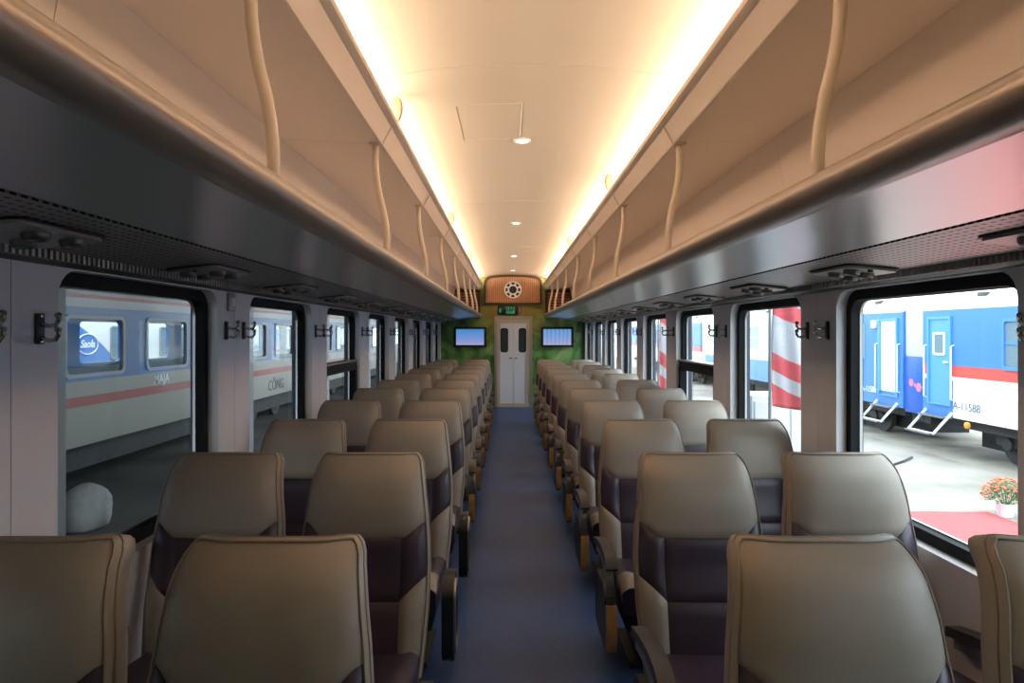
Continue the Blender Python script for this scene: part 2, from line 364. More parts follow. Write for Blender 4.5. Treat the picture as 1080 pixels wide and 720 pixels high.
for s in (-1, 1):
    mp = lambda u, v, w, s=s: (s * (1.58 + w), u, v)
    holes = [rrect(a - 0.06, b + 0.06, WZ0 - 0.06, WZ1 + 0.06, 0.09) for a, b, k in WINS]
    me = plate('wall', [(YB - 0.1, -0.3), (YE + 1.2, -0.3), (YE + 1.2, 2.62), (YB - 0.1, 2.62)], holes, 0.08, mp, BODYM)
    wall = tag(link('wall_' + SIDE[s], me), kind='structure')
    mp2 = lambda u, v, w, s=s: (s * (1.50 + w), u, v)
    seams = [YB] + [3.2775 + PITCH_W * k for k in range(-2, 7)] + [YE]
    for i in range(len(seams) - 1):
        a, b = seams[i] + 0.0015, seams[i + 1] - 0.0015
        hs = [rrect(p, q, WZ0, WZ1, 0.09) for p, q, k in WINS if p > a and q < b]
        link('wall_panel', plate('wall_panel', [(a, 0.0), (b, 0.0), (b, 1.76), (a, 1.76)], hs, 0.08, mp2, WALLM), wall)
    # heater duct / skirting along the floor
    m = MB().prism([(s * HW, 0.0), (s * (HW - 0.03), 0.0), (s * (HW - 0.03), 0.16), (s * (HW - 0.022), 0.19), (s * HW, 0.20)], 'y', YB, YE)
    tag(link('baseboard_' + SIDE[s], m.mesh('baseboard', METAL)), kind='structure')
    for a, b, k in WINS:
        n = (k + 3) + (0 if s < 0 else 10)
        w = tag(empty('window_%d' % n, (s * 1.53, (a + b) / 2, WZ0)), kind='structure')
        hw, hh = (b - a) / 2, WZ1 - WZ0
        mpw = lambda u, v, ww, s=s: (s * ww, u, v)
        link('window_frame', plate('window_frame', rrect(-hw, hw, 0, hh, 0.09), [rrect(-hw + 0.042, hw - 0.042, 0.045, hh - 0.045, 0.07)], 0.045, mpw, GASKET), w)
        link('inner_trim', plate('inner_trim', rrect(-hw + 0.040, hw - 0.040, 0.043, hh - 0.043, 0.07), [rrect(-hw + 0.047, hw - 0.047, 0.050, hh - 0.050, 0.065)], 0.012, lambda u, v, ww, s=s: (s * (ww + 0.022), u, v), METAL), w)
        link('pane', MB().box(min(s * 0.012, s * 0.014), max(s * 0.012, s * 0.014), -hw + 0.03, hw - 0.03, 0.03, hh - 0.03).mesh('pane', GLASS, 0), w)
        if k == 2:      # the opening window with its transom and sliding lower sash
            t = MB().box(-0.045, 0.045, -hw + 0.0, hw - 0.0, 0.50, 0.545, 0.008)
            link('transom', t.mesh('transom', GASKET), w)
            link('transom_cap', MB().box(-0.05, 0.05, -hw, hw, 0.545, 0.56, 0.004).mesh('transom_cap', METAL), w)
            link('lower_sash', plate('lower_sash', rrect(-hw + 0.01, hw - 0.01, 0.02, 0.51, 0.03), [rrect(-hw + 0.075, hw - 0.075, 0.075, 0.47, 0.03)], 0.03, lambda u, v, ww, s=s: (s * (ww - 0.035), u, v), GASKET), w)

# ceiling: curved panels with open joints
CP = [(0.98, 2.435), (0.93, 2.475), (0.86, 2.53), (0.78, 2.575), (0.70, 2.605), (0.60, 2.63), (0.45, 2.655), (0.25, 2.673), (0.0, 2.68)]
CP = CP + [(-x, z) for x, z in CP[-2::-1]]
ceil = tag(empty('ceiling', (0, 5.8, 2.68)), kind='structure')
js = [YB] + [2.87 + 2.95 * k for k in range(0, 4)] + [YE]
for a, b in zip(js, js[1:]):
    o = link('ceiling_panel', MB().strip(CP, a + 0.003, b - 0.003, -0.02).mesh('ceiling_panel', CEILM, 60)); o.parent = ceil; o.location = (0, -5.8, -2.68)
# access hatches with a thin raised rim
for (x0, x1, y0, y1) in ((-0.36, -0.02, 3.35, 3.95), (0.05, 0.36, 8.9, 9.5)):
    pts = [(x0, y0), (x1, y0), (x1, y1), (x0, y1)]
    zc = lambda x: table([(p[0], p[1]) for p in sorted(CP)], x) - 0.0015
    path = []
    for i in range(4):
        p, q = pts[i], pts[(i + 1) % 4]
        for t in range(4): x = lerp(p[0], q[0], t / 4); path.append((x, lerp(p[1], q[1], t / 4), zc(x)))
    o = link('hatch_rim', MB().tube(path, 0.0014, 5, True).mesh('hatch_rim', CEILM)); o.parent = ceil; o.location = (0, -5.8, -2.68)

# ------------------------------------------------------------------ luggage racks with valance and cove
POLES = [1.575 + PITCH_W * k for k in range(-1, 8)]
for s in (-1, 1):
    R = empty('luggage_rack', (s * 1.0, 5.8, 1.70))
    tag(R, 'long beige luggage rack with curved poles above the %s windows' % ('dim left' if s < 0 else 'bright right'), 'luggage rack', 'overhead luggage racks')
    def part(name, mb, mat, smooth=35, parent=None, kind=None):
        if s < 0: mb.mirror()
        o = link(name, mb.mesh(name, mat, smooth)); o.parent = R; o.location = (-s * 1.0, -5.8, -1.70)
        if kind: o['kind'] = kind
        return o
    y0, y1 = YB, YE - 0.06
    # rolled nose
    nose = [(0.70, 1.812), (0.67, 1.808), (0.645, 1.815), (0.628, 1.832), (0.622, 1.852), (0.628, 1.872), (0.645, 1.884), (0.67, 1.886), (0.685, 1.875), (0.70, 1.86)]
    part('nose_rail', MB().prism(nose, 'y', y0, y1), NOSEM, 50)
    # rack floor
    part('rack_floor', MB().box(0.70, 1.46, y0, y1, 1.835, 1.86), RACKM, 0)
    # curved glossy underside out to the seam
    und = [(0.70, 1.812), (0.80, 1.806), (0.92, 1.794), (1.045, 1.776)]
    part('underside_panel', MB().strip(und, y0, y1, 0.015), UNDERM, 40)
    # perforated strip panels, one per module
    ps = [YB] + [3.1 + 1.96 * k for k in range(-1, 5)] + [YE - 0.06]
    for a, b in zip(ps, ps[1:]):
        part('perforated_panel', MB().strip([(1.055, 1.772), (1.43, 1.735)], a + 0.002, b - 0.002, 0.012), PERFM, 0)
    # notched edge strip along the wall
    part('edge_strip', MB().prism([(1.40, 1.738), (1.425, 1.712), (1.46, 1.705), (1.46, 1.75), (1.40, 1.748)], 'y', y0, y1), GREYP)
    mb = MB(); y = 0.9
    while y < 12.9:
        mb.box(1.392, 1.424, y, y + 0.012, 1.714, 1.742); y += 0.024
    part('edge_teeth', mb, UNITM, 0, kind='stuff')
    # back panels of the rack, seams at the poles
    bs = [YB] + [3.05 + 1.475 * k for k in range(-1, 7)] + [YE - 0.06]
    for a, b in zip(bs, bs[1:]):
        part('back_panel', MB().strip([(1.215, 1.86), (1.21, 2.0), (1.195, 2.2), (1.165, 2.36), (1.15, 2.41)], a + 0.0015, b - 0.0015, -0.015), RACKM, 60)
        part('soffit_panel', MB().strip([(1.16, 2.412), (0.675, 2.382)], a + 0.0015, b - 0.0015, -0.012), RACKM, 0)
    part('valance', MB().prism([(0.69, 2.380), (0.677, 2.376), (0.634, 2.458), (0.618, 2.460), (0.606, 2.468), (0.602, 2.480), (0.606, 2.492), (0.616, 2.498), (0.635, 2.492), (0.66, 2.452), (0.70, 2.39)], 'y', y0, y1), RACKM, 30)
    part('cove_bottom', MB().strip([(1.0, 2.43), (0.66, 2.425)], y0, y1, -0.01), RACKM, 0)
    part('valance_bead', MB().tube([(0.674, y0, 2.378), (0.674, y1, 2.378)], 0.006, 6), RACKM)
    for k, py in enumerate(POLES):
        path = [(0.655, py, 1.86), (0.655, py, 1.93), (0.66, py, 2.0), (0.672, py, 2.07), (0.690, py, 2.14), (0.701, py, 2.20), (0.708, py, 2.26), (0.710, py, 2.32), (0.708, py, 2.388)]
        fine = []
        for i in range(len(path) - 1):
            for t in (0, 0.5): fine.append(Vector(path[i]).lerp(Vector(path[i + 1]), t))
        fine.append(Vector(path[-1]))
        p = part('support_pole', MB().tube(fine, 0.016, 8, flat=None), POLEM, 50)
        mb = MB(); mb.box(0.685, 0.733, py - 0.03, py + 0.03, 2.374, 2.384, 0.003); part('pole_flange', mb, POLEM)
        mb = MB(); mb.prism([(0.676, 2.376), (0.634, 2.456), (0.628, 2.453), (0.670, 2.374)], 'y', py - 0.022, py + 0.022); part('valance_rib', mb, RACKM)

# cove speakers: small oval discs standing on the lip
for s, y0 in ((-1, 3.1), (1, 4.6)):
    for k in range(3):
        y = y0 + 2.95 * k
        o = empty('cove_disc', (s * 0.622, y, 2.499))
        tag(o, 'small oval beige disc on the %s cove lip, %s from the camera' % (SIDE[s], ORD[k]), 'speaker', 'oval discs on the cove lips')
        M = Matrix.Translation((0, 0, 0.06)) @ Matrix.Rotation(s * math.radians(38), 4, 'Z') @ Matrix.Diagonal((0.7, 1, 1, 1)) @ Matrix.Rotation(PI / 2, 4, 'X')
        link('disc', MB().lathe([(0.052, -0.010), (0.060, -0.006), (0.060, 0.006), (0.050, 0.012), (0.02, 0.014)], 24, M).mesh('disc', P('tan_disc', (0.42, 0.29, 0.18), 0.5)), o)
        link('bracket', MB().box(-0.012, 0.012, -0.015, 0.015, -0.006, 0.02, 0.003).mesh('bracket', POLEM), o)

# ceiling downlights
for k, y in enumerate((4.0, 7.0, 10.0, 12.3)):
    o = empty('downlight', (-0.005, y, 2.678))
    tag(o, 'round recessed ceiling downlight, %s from the camera' % ORD[k], 'ceiling light', 'ceiling downlights')
    link('bezel', MB().lathe([(0.052, 0.004), (0.055, -0.004), (0.045, -0.008), (0.036, -0.004), (0.036, 0.004)], 24, None, False).mesh('bezel', WHITEP), o)
    link('lens', MB().lathe([(0.038, 0.0), (0.037, -0.003), (0.0, -0.004)], 20, None, False).mesh('lens', P('downlight_lens', (1, 1, 1), 0.4, emit=(1.0, 0.9, 0.72), estr=9.0)), o)

# reading-light consoles under the racks
def console_meshes():
    pl = MB().prism(rrect(-0.095, 0.095, -0.16, 0.16, 0.03, 4), 'z', -0.014, -0.001)
    rim = MB().prism(rrect(-0.103, 0.103, -0.168, 0.168, 0.034, 4), 'z', -0.006, -0.001)
    ring = MB().lathe([(0.031, 0.0), (0.030, -0.012), (0.025, -0.018), (0.018, -0.016), (0.015, -0.008)], 20, None, False)
    lens = MB().lathe([(0.017, -0.008), (0.012, -0.013), (0.0, -0.014)], 16, None, False)
    btn = MB().lathe([(0.010, 0.0), (0.010, -0.006), (0.007, -0.008)], 12)
    return pl.mesh('plate', UNITM), rim.mesh('rim', BLACKP), ring.mesh('ring', P('nozzle_grey', (0.16, 0.15, 0.15), 0.35, metal=0.4)), lens.mesh('lens', BLACKP), btn.mesh('button', BLACKP)
PLM, RIMM, RINGM, LENSM, BTNM = console_meshes()
for s in (-1, 1):
    for k in range(12):
        y = 1.60 + 0.98 * k
        o = empty('reading_light_console', (s * 1.265, y, 1.7515)); o.rotation_euler = (0, s * math.radians(5.6), 0)
        tag(o, 'grey reading-light console under the %s luggage rack, %s from the camera' % (SIDE[s], ORD[k]), 'reading light', 'reading-light consoles under the racks')
        link('rim', RIMM, o); link('plate', PLM, o)
        for (x, yy) in ((-0.045, -0.09), (0.04, -0.03), (-0.04, 0.04), (0.045, 0.095)):
            rg = link('nozzle_ring', RINGM, o, (x, yy, -0.014)); link('lens', LENSM, rg)
        link('button', BTNM, o, (0.0, -0.135, -0.014))

# coat hooks on the pillars
HP = MB().box(-0.008, 0.0, -0.018, 0.018, -0.045, 0.045, 0.006)
hookp = HP.mesh('plate', BLACKP)
def prong(z):
    return MB().tube([(-0.006, 0, z), (-0.03, 0, z - 0.008), (-0.05, 0, z - 0.006), (-0.060, 0, z + 0.010), (-0.058, 0, z + 0.02)], 0.0065, 8).lathe([(0.0, -0.010), (0.008, -0.006), (0.010, 0.0), (0.008, 0.006), (0.0, 0.010)], 10, Matrix.Translation((-0.058, 0, z + 0.024)), False)
PR1, PR2 = prong(0.016).mesh('prong', CHROME), prong(-0.026).mesh('prong', CHROME)
SCR = MB().lathe([(0.006, 0.0), (0.006, 0.003), (0.003, 0.005)], 10, Matrix.Rotation(-PI / 2, 4, 'Y')).mesh('screw', CHROME)
for s in (-1, 1):
    for k in range(-1, 7):
        yc = 3.2775 + PITCH_W * k
        for j, dy in enumerate((-0.105, 0.105)):
            o = empty('coat_hook', (s * HW, yc + dy, 1.515)); o.rotation_euler = (0, 0, 0 if s > 0 else PI)
            tag(o, 'double coat hook on the %s wall, %s edge of %s pillar from camera' % (SIDE[s], 'near' if j == 0 else 'far', ORD[k + 1]), 'coat hook', 'coat hooks on the pillars')
            link('plate', hookp, o); link('prong', PR1, o); link('prong', PR2, o); link('screw', SCR, o, (-0.008, 0, 0.037)); link('screw', SCR, o, (-0.008, 0, -0.037))
# wall switch by the second left pillar
o = empty('wall_switch', (-HW, 3.22, 1.655)); tag(o, 'small square grey switch high on the first left pillar', 'switch')
link('switch_box', MB().box(0.0, 0.014, -0.04, 0.04, -0.045, 0.045, 0.004).mesh('switch_box', UNITM), o)
link('rocker', MB().box(0.012, 0.020, -0.018, 0.018, -0.022, 0.022, 0.003).mesh('rocker', WHITEP), o)

# ------------------------------------------------------------------ seats
WT = [(0.28, 0.214), (0.40, 0.226), (0.52, 0.235), (0.66, 0.238), (0.76, 0.233), (0.85, 0.224), (0.93, 0.214), (0.985, 0.206), (1.02, 0.199), (1.038, 0.192), (1.05, 0.182), (1.058, 0.166)]
ZT = 1.058
def sw(z): return table(WT, z)
def ztop(u): return ZT - 0.004 * u * u
def sbase(z): return -0.215 * (ZT - z) + 0.05 * sstep(0.98, 1.07, z) - 0.018 * math.exp(-((z - 0.90) / 0.10) ** 2) + 0.012 * math.exp(-((z - 0.66) / 0.09) ** 2)
def sfront(x, z):
    u = x / sw(z)
    bol = 0.022 * sstep(0.50, 0.78, abs(u)) * sstep(0.84, 0.70, z)
    return sbase(z) - bol + 0.030 * abs(u) ** 5 + 0.012 * u * u
CXW = 0.140            # half width of the centre panel
def zhead(x): return 0.765 + 0.05 * sstep(0.6, 1.0, abs(x) / 0.23)
def patch(nx, nz, fx, fz, groove=0.008, gw=0.014):
    """fx(s, z) -> x, fz(s, t) -> z ; grid patch puffed inside, sunk along its border"""
    vs, fs = [], []
    # denser near the borders
    def ticks(n): return [0.0, 0.04] + [0.04 + 0.92 * (i + 1) / (n) for i in range(n - 1)] + [0.96, 1.0]
    A, B = ticks(nx), ticks(nz)
    for t in B:
        for sx in A:
            z = fz(sx, t); x = fx(sx, z)
            zz0, zz1 = fz(sx, 0.0), fz(sx, 1.0); xx0, xx1 = fx(0.0, z), fx(1.0, z)
            d = min(abs(z - zz0), abs(zz1 - z), abs(x - xx0), abs(xx1 - x))
            y = sfront(x, z) + groove * (1 - sstep(0, gw, d)) ** 1.5
            vs.append((x, y, z))
    n = len(A)
    for j in range(len(B) - 1):
        for i in range(n - 1): fs.append((j * n + i, j * n + i + 1, (j + 1) * n + i + 1, (j + 1) * n + i))
    return vs, fs
def zwing(ax): # lower boundary of the dark wing: deep at the centre panel, shallow at the edge
    t = max(0.0, min(1.0, (ax - CXW) / (0.238 - CXW))); return 0.545 + 0.085 * t ** 0.8
def seat_meshes():
    L = []
    def addp(name, data, mat): L.append((name, new_mesh(name, data[0], data[1], mat, 60, False), None))
    w = lambda sx, z: lerp(-sw(z), sw(z), sx)
    addp('headrest_cover', patch(14, 10, w, lambda sx, t: lerp(zhead(lerp(-0.23, 0.23, sx)), ztop(2 * sx - 1), t)), CREAM)
    addp('lumbar_panel', patch(8, 6, lambda sx, z: lerp(-CXW, CXW, sx), lambda sx, t: lerp(0.545, zhead(lerp(-CXW, CXW, sx)), t)), DARK)
    addp('lower_back_panel', patch(8, 6, lambda sx, z: lerp(-CXW, CXW, sx), lambda sx, t: lerp(0.29, 0.545, t)), DARK)
    for q in (-1, 1):
        fx = (lambda sx, z: lerp(CXW, sw(z), sx)) if q > 0 else (lambda sx, z: lerp(-sw(z), -CXW, sx))
        ax = lambda sx, q=q: lerp(CXW, 0.238, sx if q > 0 else 1 - sx)
        addp('dark_bolster', patch(6, 6, fx, lambda sx, t, ax=ax: lerp(zwing(ax(sx)), zhead(ax(sx) * 0.97), t)), DARK)
        addp('cream_bolster', patch(6, 8, fx, lambda sx, t, ax=ax: lerp(0.285 + 0.0 * sx, zwing(ax(sx)), t)), CREAM)
    # outline loop, from bottom-left, up over the top to bottom-right
    zs = [0.285, 0.36, 0.44, 0.52, 0.60, 0.68, 0.76, 0.84, 0.91, 0.96, 1.0, 1.025, 1.042, 1.052]
    loop = [(-sw(z), z) for z in zs] + [(-0.166 + 0.332 * i / 8, ztop(-1 + i / 4)) for i in range(9)] + [(sw(z), z) for z in reversed(zs)]
    cx, cz = 0.0, 0.68
    def ring(dx, dy):
        out = []
        for i, (x, z) in enumerate(loop):
            a = Vector(loop[max(i - 1, 0)]); b = Vector(loop[min(i + 1, len(loop) - 1)]); t = (b - a).normalized(); nn = Vector((-t.y, t.x))
            zz = z + nn.y * dx * 1.0; xx = x + nn.x * dx
            out.append(Vector((xx, sfront(x, min(z, ZT)) + 0.008 + dy, zz - 0.26 * max(dy, 0))))
        return out
    rings = [ring(-0.002, 0.0), ring(0.006, 0.012), ring(0.009, 0.035), ring(0.005, 0.065), ring(-0.006, 0.092), ring(-0.03, 0.108)]
    vs = [v for r in rings for v in r]; n = len(loop); fs = []
    for j in range(len(rings) - 1):
        for i in range(n): fs.append((j * n + i, j * n + (i + 1) % n, (j + 1) * n + (i + 1) % n, (j + 1) * n + i))
    # back face strips between left and right halves
    base = (len(rings) - 1) * n; h = len(zs)
    for i in range(h - 1): fs.append((base + i, base + i + 1, base + n - 2 - i, base + n - 1 - i))
    fs.append(tuple(base + i for i in range(h - 1, n - h + 1)))
    fs.append(tuple(range(0, h)) + tuple(range(n - h, n)))   # closes the front behind the panels
    fs = fs[:-1]
    L.append(('backrest_shell', new_mesh('backrest_shell', vs, fs, CREAM, 50), None))
    for off, dy in ((0.001, -0.004), (0.008, 0.022)):
        pts = ring(off, dy)
        L.append(('piping', MB().tube(pts, 0.0030, 5).mesh('piping', CREAM2, 60), None))
    # cushion
    cu = MB()
    A = [-1, -0.97, -0.85, -0.6, -0.3, 0, 0.3, 0.6, 0.85, 0.97, 1]; B = [0, 0.03, 0.1, 0.25, 0.5, 0.75, 0.95, 1]
    def ctop(u, v): # v: 0 front .. 1 rear
        x = 0.222 * u; y = lerp(-0.62, -0.14, v)
        z = lerp(0.435, 0.375, v) + 0.018 * sstep(0.55, 0.8, abs(u)) - 0.030 * abs(u) ** 10 - 0.035 * (1 - sstep(0, 0.12, v)) ** 2
        return (x, y, z)
    vs = [ctop(u, v) for v in B for u in A]; n = len(A); fs = []
    for j in range(len(B) - 1):
        for i in range(n - 1): fs.append((j * n + i, j * n + i + 1, (j + 1) * n + i + 1, (j + 1) * n + i))
    per = [i for i in range(n)] + [j * n + n - 1 for j in range(1, len(B))] + [(len(B) - 1) * n + i for i in range(n - 2, -1, -1)] + [j * n for j in range(len(B) - 2, 0, -1)]
    b0 = len(vs)
    for idx in per: x, y, z = vs[idx]; vs.append((x * 0.97, y + (0.02 if y < -0.6 else 0), 0.285))
    for i in range(len(per)): fs.append((per[i], per[(i + 1) % len(per)], b0 + (i + 1) % len(per), b0 + i))
    fs.append(tuple(range(b0, b0 + len(per))))
    L.append(('seat_cushion', new_mesh('seat_cushion', vs, fs, DARK, 50), None))
    ci = len(L) - 1
    for q in (-1, 1): # cream corner patches wrapped over the front corners of the cushion
        vs, fs = [], []
        us = [0.62, 0.7, 0.8, 0.9, 0.97, 1.0]; vv = [0.0, 0.03, 0.08, 0.14, 0.22, 0.32]
        for v in vv:
            for u in us:
                x, y, z = ctop(q * u, v); vs.append((x + q * 0.002, y - 0.003, z + 0.003))
            x, y, z = ctop(q, v); vs.append((x + q * 0.003, y - 0.003, z - 0.05))
        nn = len(us) + 1
        for j in range(len(vv) - 1):
            for i in range(nn - 1): fs.append((j * nn + i, j * nn + i + 1, (j + 1) * nn + i + 1, (j + 1) * nn + i))
        L.append(('corner_patch', new_mesh('corner_patch', vs, fs, CREAM, 60), ci))
    L.append(('under_seat_box', MB().box(-0.20, 0.20, -0.58, -0.12, 0.205, 0.29, 0.012).mesh('under_seat_box', BLACKP), None))
    L.append(('pedestal', MB().box(-0.13, 0.13, -0.44, -0.20, 0.02, 0.21, 0.02).box(-0.17, 0.17, -0.50, -0.14, 0.0, 0.025, 0.008).mesh('pedestal', BLACKP), None))
    L.append(('recline_hinge', MB().lathe([(0.03, -0.215), (0.03, 0.215)], 16, Matrix.Translation((0, -0.135, 0.30)) @ Matrix.Rotation(PI / 2, 4, 'Y')).mesh('recline_hinge', BLACKP), None))
    return L
SEAT = seat_meshes()
for _n, _me, _p in SEAT: _me.transform(Matrix.Diagonal((0.985, 1, 0.982, 1)))

def arm_meshes(q):
    """armrest at local x = q*0.262, arm raised for use; returns [(name, mesh, parent index)]"""
    x0, x1 = sorted((q * 0.243, q * 0.287)); L = []
    pad = [(-0.22, 0.505), (-0.34, 0.530), (-0.46, 0.545), (-0.56, 0.54), (-0.610, 0.522), (-0.628, 0.492), (-0.615, 0.478), (-0.585, 0.495), (-0.53, 0.508), (-0.44, 0.512), (-0.34, 0.498), (-0.22, 0.472)]
    L.append(('arm_pad', MB().prism(pad, 'x', x0 - 0.004, x1 + 0.004).mesh('arm_pad', GREYP, 40), None))
    frame = [(-0.25, 0.49), (-0.40, 0.505), (-0.50, 0.495), (-0.555, 0.46), (-0.575, 0.40), (-0.565, 0.335), (-0.50, 0.335), (-0.505, 0.39), (-0.495, 0.43), (-0.46, 0.455), (-0.40, 0.462), (-0.25, 0.445)]
    L.append(('arm_frame', MB().prism(frame, 'x', x0 + 0.004, x1 - 0.004).mesh('arm_frame', METAL, 40), None))
    L.append(('arm_hub', MB().lathe([(0.034, min(x0, x1)), (0.034, max(x0, x1))], 18, Matrix.Translation((0, -0.535, 0.335)) @ Matrix.Rotation(PI / 2, 4, 'Y')).mesh('arm_hub', GREYP), None))
    side = rrect(-0.60, -0.20, 0.10, 0.36, 0.07, 5)
    L.append(('side_panel', MB().prism(side, 'x', x0 + 0.006, x1 - 0.006).mesh('side_panel', BLACKP, 40), None))
    wood = [(-0.615, 0.13), (-0.632, 0.20), (-0.632, 0.27), (-0.612, 0.325), (-0.585, 0.32), (-0.598, 0.25), (-0.598, 0.18), (-0.585, 0.125)]
    L.append(('wood_trim', MB().prism(wood, 'x', x0, x1).mesh('wood_trim', WOODT, 40), None))
    return L
def arm_down_meshes(q):
    x0, x1 = sorted((q * 0.243, q * 0.293)); L = []
    slab = rrect(-0.62, -0.42, 0.06, 0.43, 0.09, 6)
    L.append(('arm_pad', MB().prism(slab, 'x', x0, x1).mesh('arm_pad', BLACKP, 40), None))
    ov = rrect(-0.60, -0.44, 0.09, 0.41, 0.078, 6); iv = rrect(-0.578, -0.462, 0.115, 0.385, 0.056, 6)
    xo = q * 0.296
    mp = lambda u, v, w: (xo + w, u, v)
    L.append(('oval_trim', plate('oval_trim', ov, [iv], 0.012, mp, METAL), None))
    L.append(('arm_hub', MB().lathe([(0.03, x0 - 0.0), (0.03, x1)], 18, Matrix.Translation((0, -0.40, 0.38)) @ Matrix.Rotation(PI / 2, 4, 'Y')).mesh('arm_hub', GREYP), None))
    return L
ARM = {1: arm_meshes(1), -1: arm_meshes(-1)}
ARMD = {1: arm_down_meshes(1), -1: arm_down_meshes(-1)}
ROW0, PITCH_S, NROW = 1.47, 0.98, 11
def place_seat(x, y, armside, down, label):
    o = empty('coach_seat', (x, y, 0)); tag(o, label, 'seat', 'coach seats in two double rows')
    kids = []
    for (n, me, pi) in SEAT: kids.append(link(n, me, kids[pi] if pi is not None else o))
    for (n, me, pi) in (ARMD if down else ARM)[armside]:
        if abs(x) > 1 and n in ('side_panel', 'wood_trim'): continue      # wall-side arms are bracketed, without an end panel
        link(n, me, o, (-0.025 * armside, 0, 0) if abs(x) > 1 else None)
    return o
for r in range(NROW):
    y = ROW0 + PITCH_S * r - (0.065 if r == 0 else 0)
    row = ORD[r] + ' row from the camera' if r else 'row nearest the camera'
    if r == NROW - 1: row = 'last row'
    for s in (-1, 1):
        place_seat(s * 0.62, y, -s, s < 0 and r <= 3, 'cream and dark coach seat on the %s of the aisle, %s' % (SIDE[s], row))
        place_seat(-1.17 if s < 0 else (1.20 if r == 0 else 1.185), y, s, False, 'cream and dark coach seat beside the %s windows, %s' % (SIDE[s], row))

# ------------------------------------------------------------------ end wall
DW0, DW1, DH = -0.37, 0.40, 1.84
mp = lambda u, v, w: (u, YE + 0.05 + w, v)
me = plate('wall_end', [(-1.58, 0), (DW0 + 0.02, 0), (DW0 + 0.02, DH - 0.02), (DW1 - 0.02, DH - 0.02), (DW1 - 0.02, 0), (1.58, 0), (1.58, 2.9), (-1.58, 2.9)], [], 0.1, mp, mural_mat())
tag(link('wall_end', me), kind='structure')
tag(link('wall_back', MB().box(-1.58, 1.58, YB - 0.1, YB, 0, 2.9).mesh('wall_back', MATS['leaf_mural_print'], 0)), kind='structure')
tag(link('wall_vestibule', MB().box(-1.58, 1.58, YE + 1.1, YE + 1.2, 0, 2.9).mesh('wall_vestibule', WALLM, 0)), kind='structure')
D = tag(empty('door_1', (0.015, YE, 0)), kind='structure')
def dpart(name, mb, mat, parent=D, smooth=35):
    o = link(name, mb.mesh(name, mat, smooth)); o.parent = parent
    if parent is D: o.location = (-0.015, -YE, 0)
    return o
fr = [(DW0, 0), (DW0, DH), (DW1, DH), (DW1, 0), (DW1 - 0.055, 0), (DW1 - 0.055, DH - 0.06), (DW0 + 0.055, DH - 0.06), (DW0 + 0.055, 0)]
dpart('door_frame', MB().prism(fr, 'y', YE - 0.03, YE + 0.1), P('brushed_frame', (0.45, 0.42, 0.36), 0.3, metal=0.6))
fr2 = [(DW0 + 0.055, 0), (DW0 + 0.055, DH - 0.06), (DW1 - 0.055, DH - 0.06), (DW1 - 0.055, 0), (DW1 - 0.115, 0), (DW1 - 0.115, DH - 0.13), (DW0 + 0.115, DH - 0.13), (DW0 + 0.115, 0)]
dpart('inner_frame', MB().prism(fr2, 'y', YE - 0.012, YE + 0.08), FRAMEM)
dpart('threshold', MB().box(DW0 + 0.05, DW1 - 0.05, YE - 0.02, YE + 0.08, 0, 0.075), FRAMEM)
mid = (DW0 + DW1) / 2
for q, (a, b) in ((-1, (DW0 + 0.115, mid - 0.003)), (1, (mid + 0.003, DW1 - 0.115))):
    hz0, hz1 = 1.12, 1.59
    hx0, hx1 = (a + 0.02, a + 0.15) if q < 0 else (b - 0.15, b - 0.02)
    me = plate('door_leaf', [(a, 0.075), (b, 0.075), (b, DH - 0.13), (a, DH - 0.13)], [rrect(hx0, hx1, hz0, hz1, 0.04)], 0.03, lambda u, v, w: (u - 0.015, 0.03 + w, v), WHITEP)
    lf = link('door_leaf', me, D)
    link('glazing', MB().box(hx0 - 0.015, hx1 - 0.015, 0.03, 0.034, hz0, hz1).mesh('glazing', DOORGLASS, 0), lf)
    link('window_gasket', plate('window_gasket', rrect(hx0 - 0.012, hx1 + 0.012, hz0 - 0.012, hz1 + 0.012, 0.05), [rrect(hx0 + 0.006, hx1 - 0.006, hz0 + 0.006, hz1 - 0.006, 0.035)], 0.012, lambda u, v, w: (u - 0.015, 0.012 + w, v), GASKET), lf)
    hx = mid - 0.015 + q * 0.055
    link('handle', MB().box(hx - 0.03, hx + 0.03, -0.005, 0.016, 0.985, 1.005, 0.004).mesh('handle', CHROME), lf)

# arched wooden bulkhead above the door
B = empty('wood_bulkhead', (0.03, YE, 2.08)); tag(B, 'arched ribbed-wood panel with dark frame above the end door', 'wood panel')
arch0 = [(-0.60, 2.08), (0.62, 2.08), (0.62, 2.50), (0.605, 2.56), (0.57, 2.60), (0.5, 2.625), (0.35, 2.645), (0.18, 2.655), (0.01, 2.66), (-0.16, 2.655), (-0.33, 2.645), (-0.48, 2.625), (-0.55, 2.60), (-0.585, 2.56), (-0.60, 2.50)]
arch = [(0.005 + (x - 0.01) * 0.965, 2.08 + (z - 2.08) * 1.02) for x, z in arch0]
ins = [(x * 0.92 + 0.001, 2.375 + (z - 2.375) * 0.88) for x, z in arch]
def bpart(name, me): o = link(name, me, B); o.location = (-0.03, -YE, -2.08); return o
bpart('panel_board', MB().prism(ins, 'y', YE - 0.08, YE).mesh('panel_board', slat_wood_mat(), 30))
bpart('panel_frame', plate('panel_frame', arch, [ins], 0.11, lambda u, v, w: (u, YE - 0.055 + w, v), WOODFRAME))
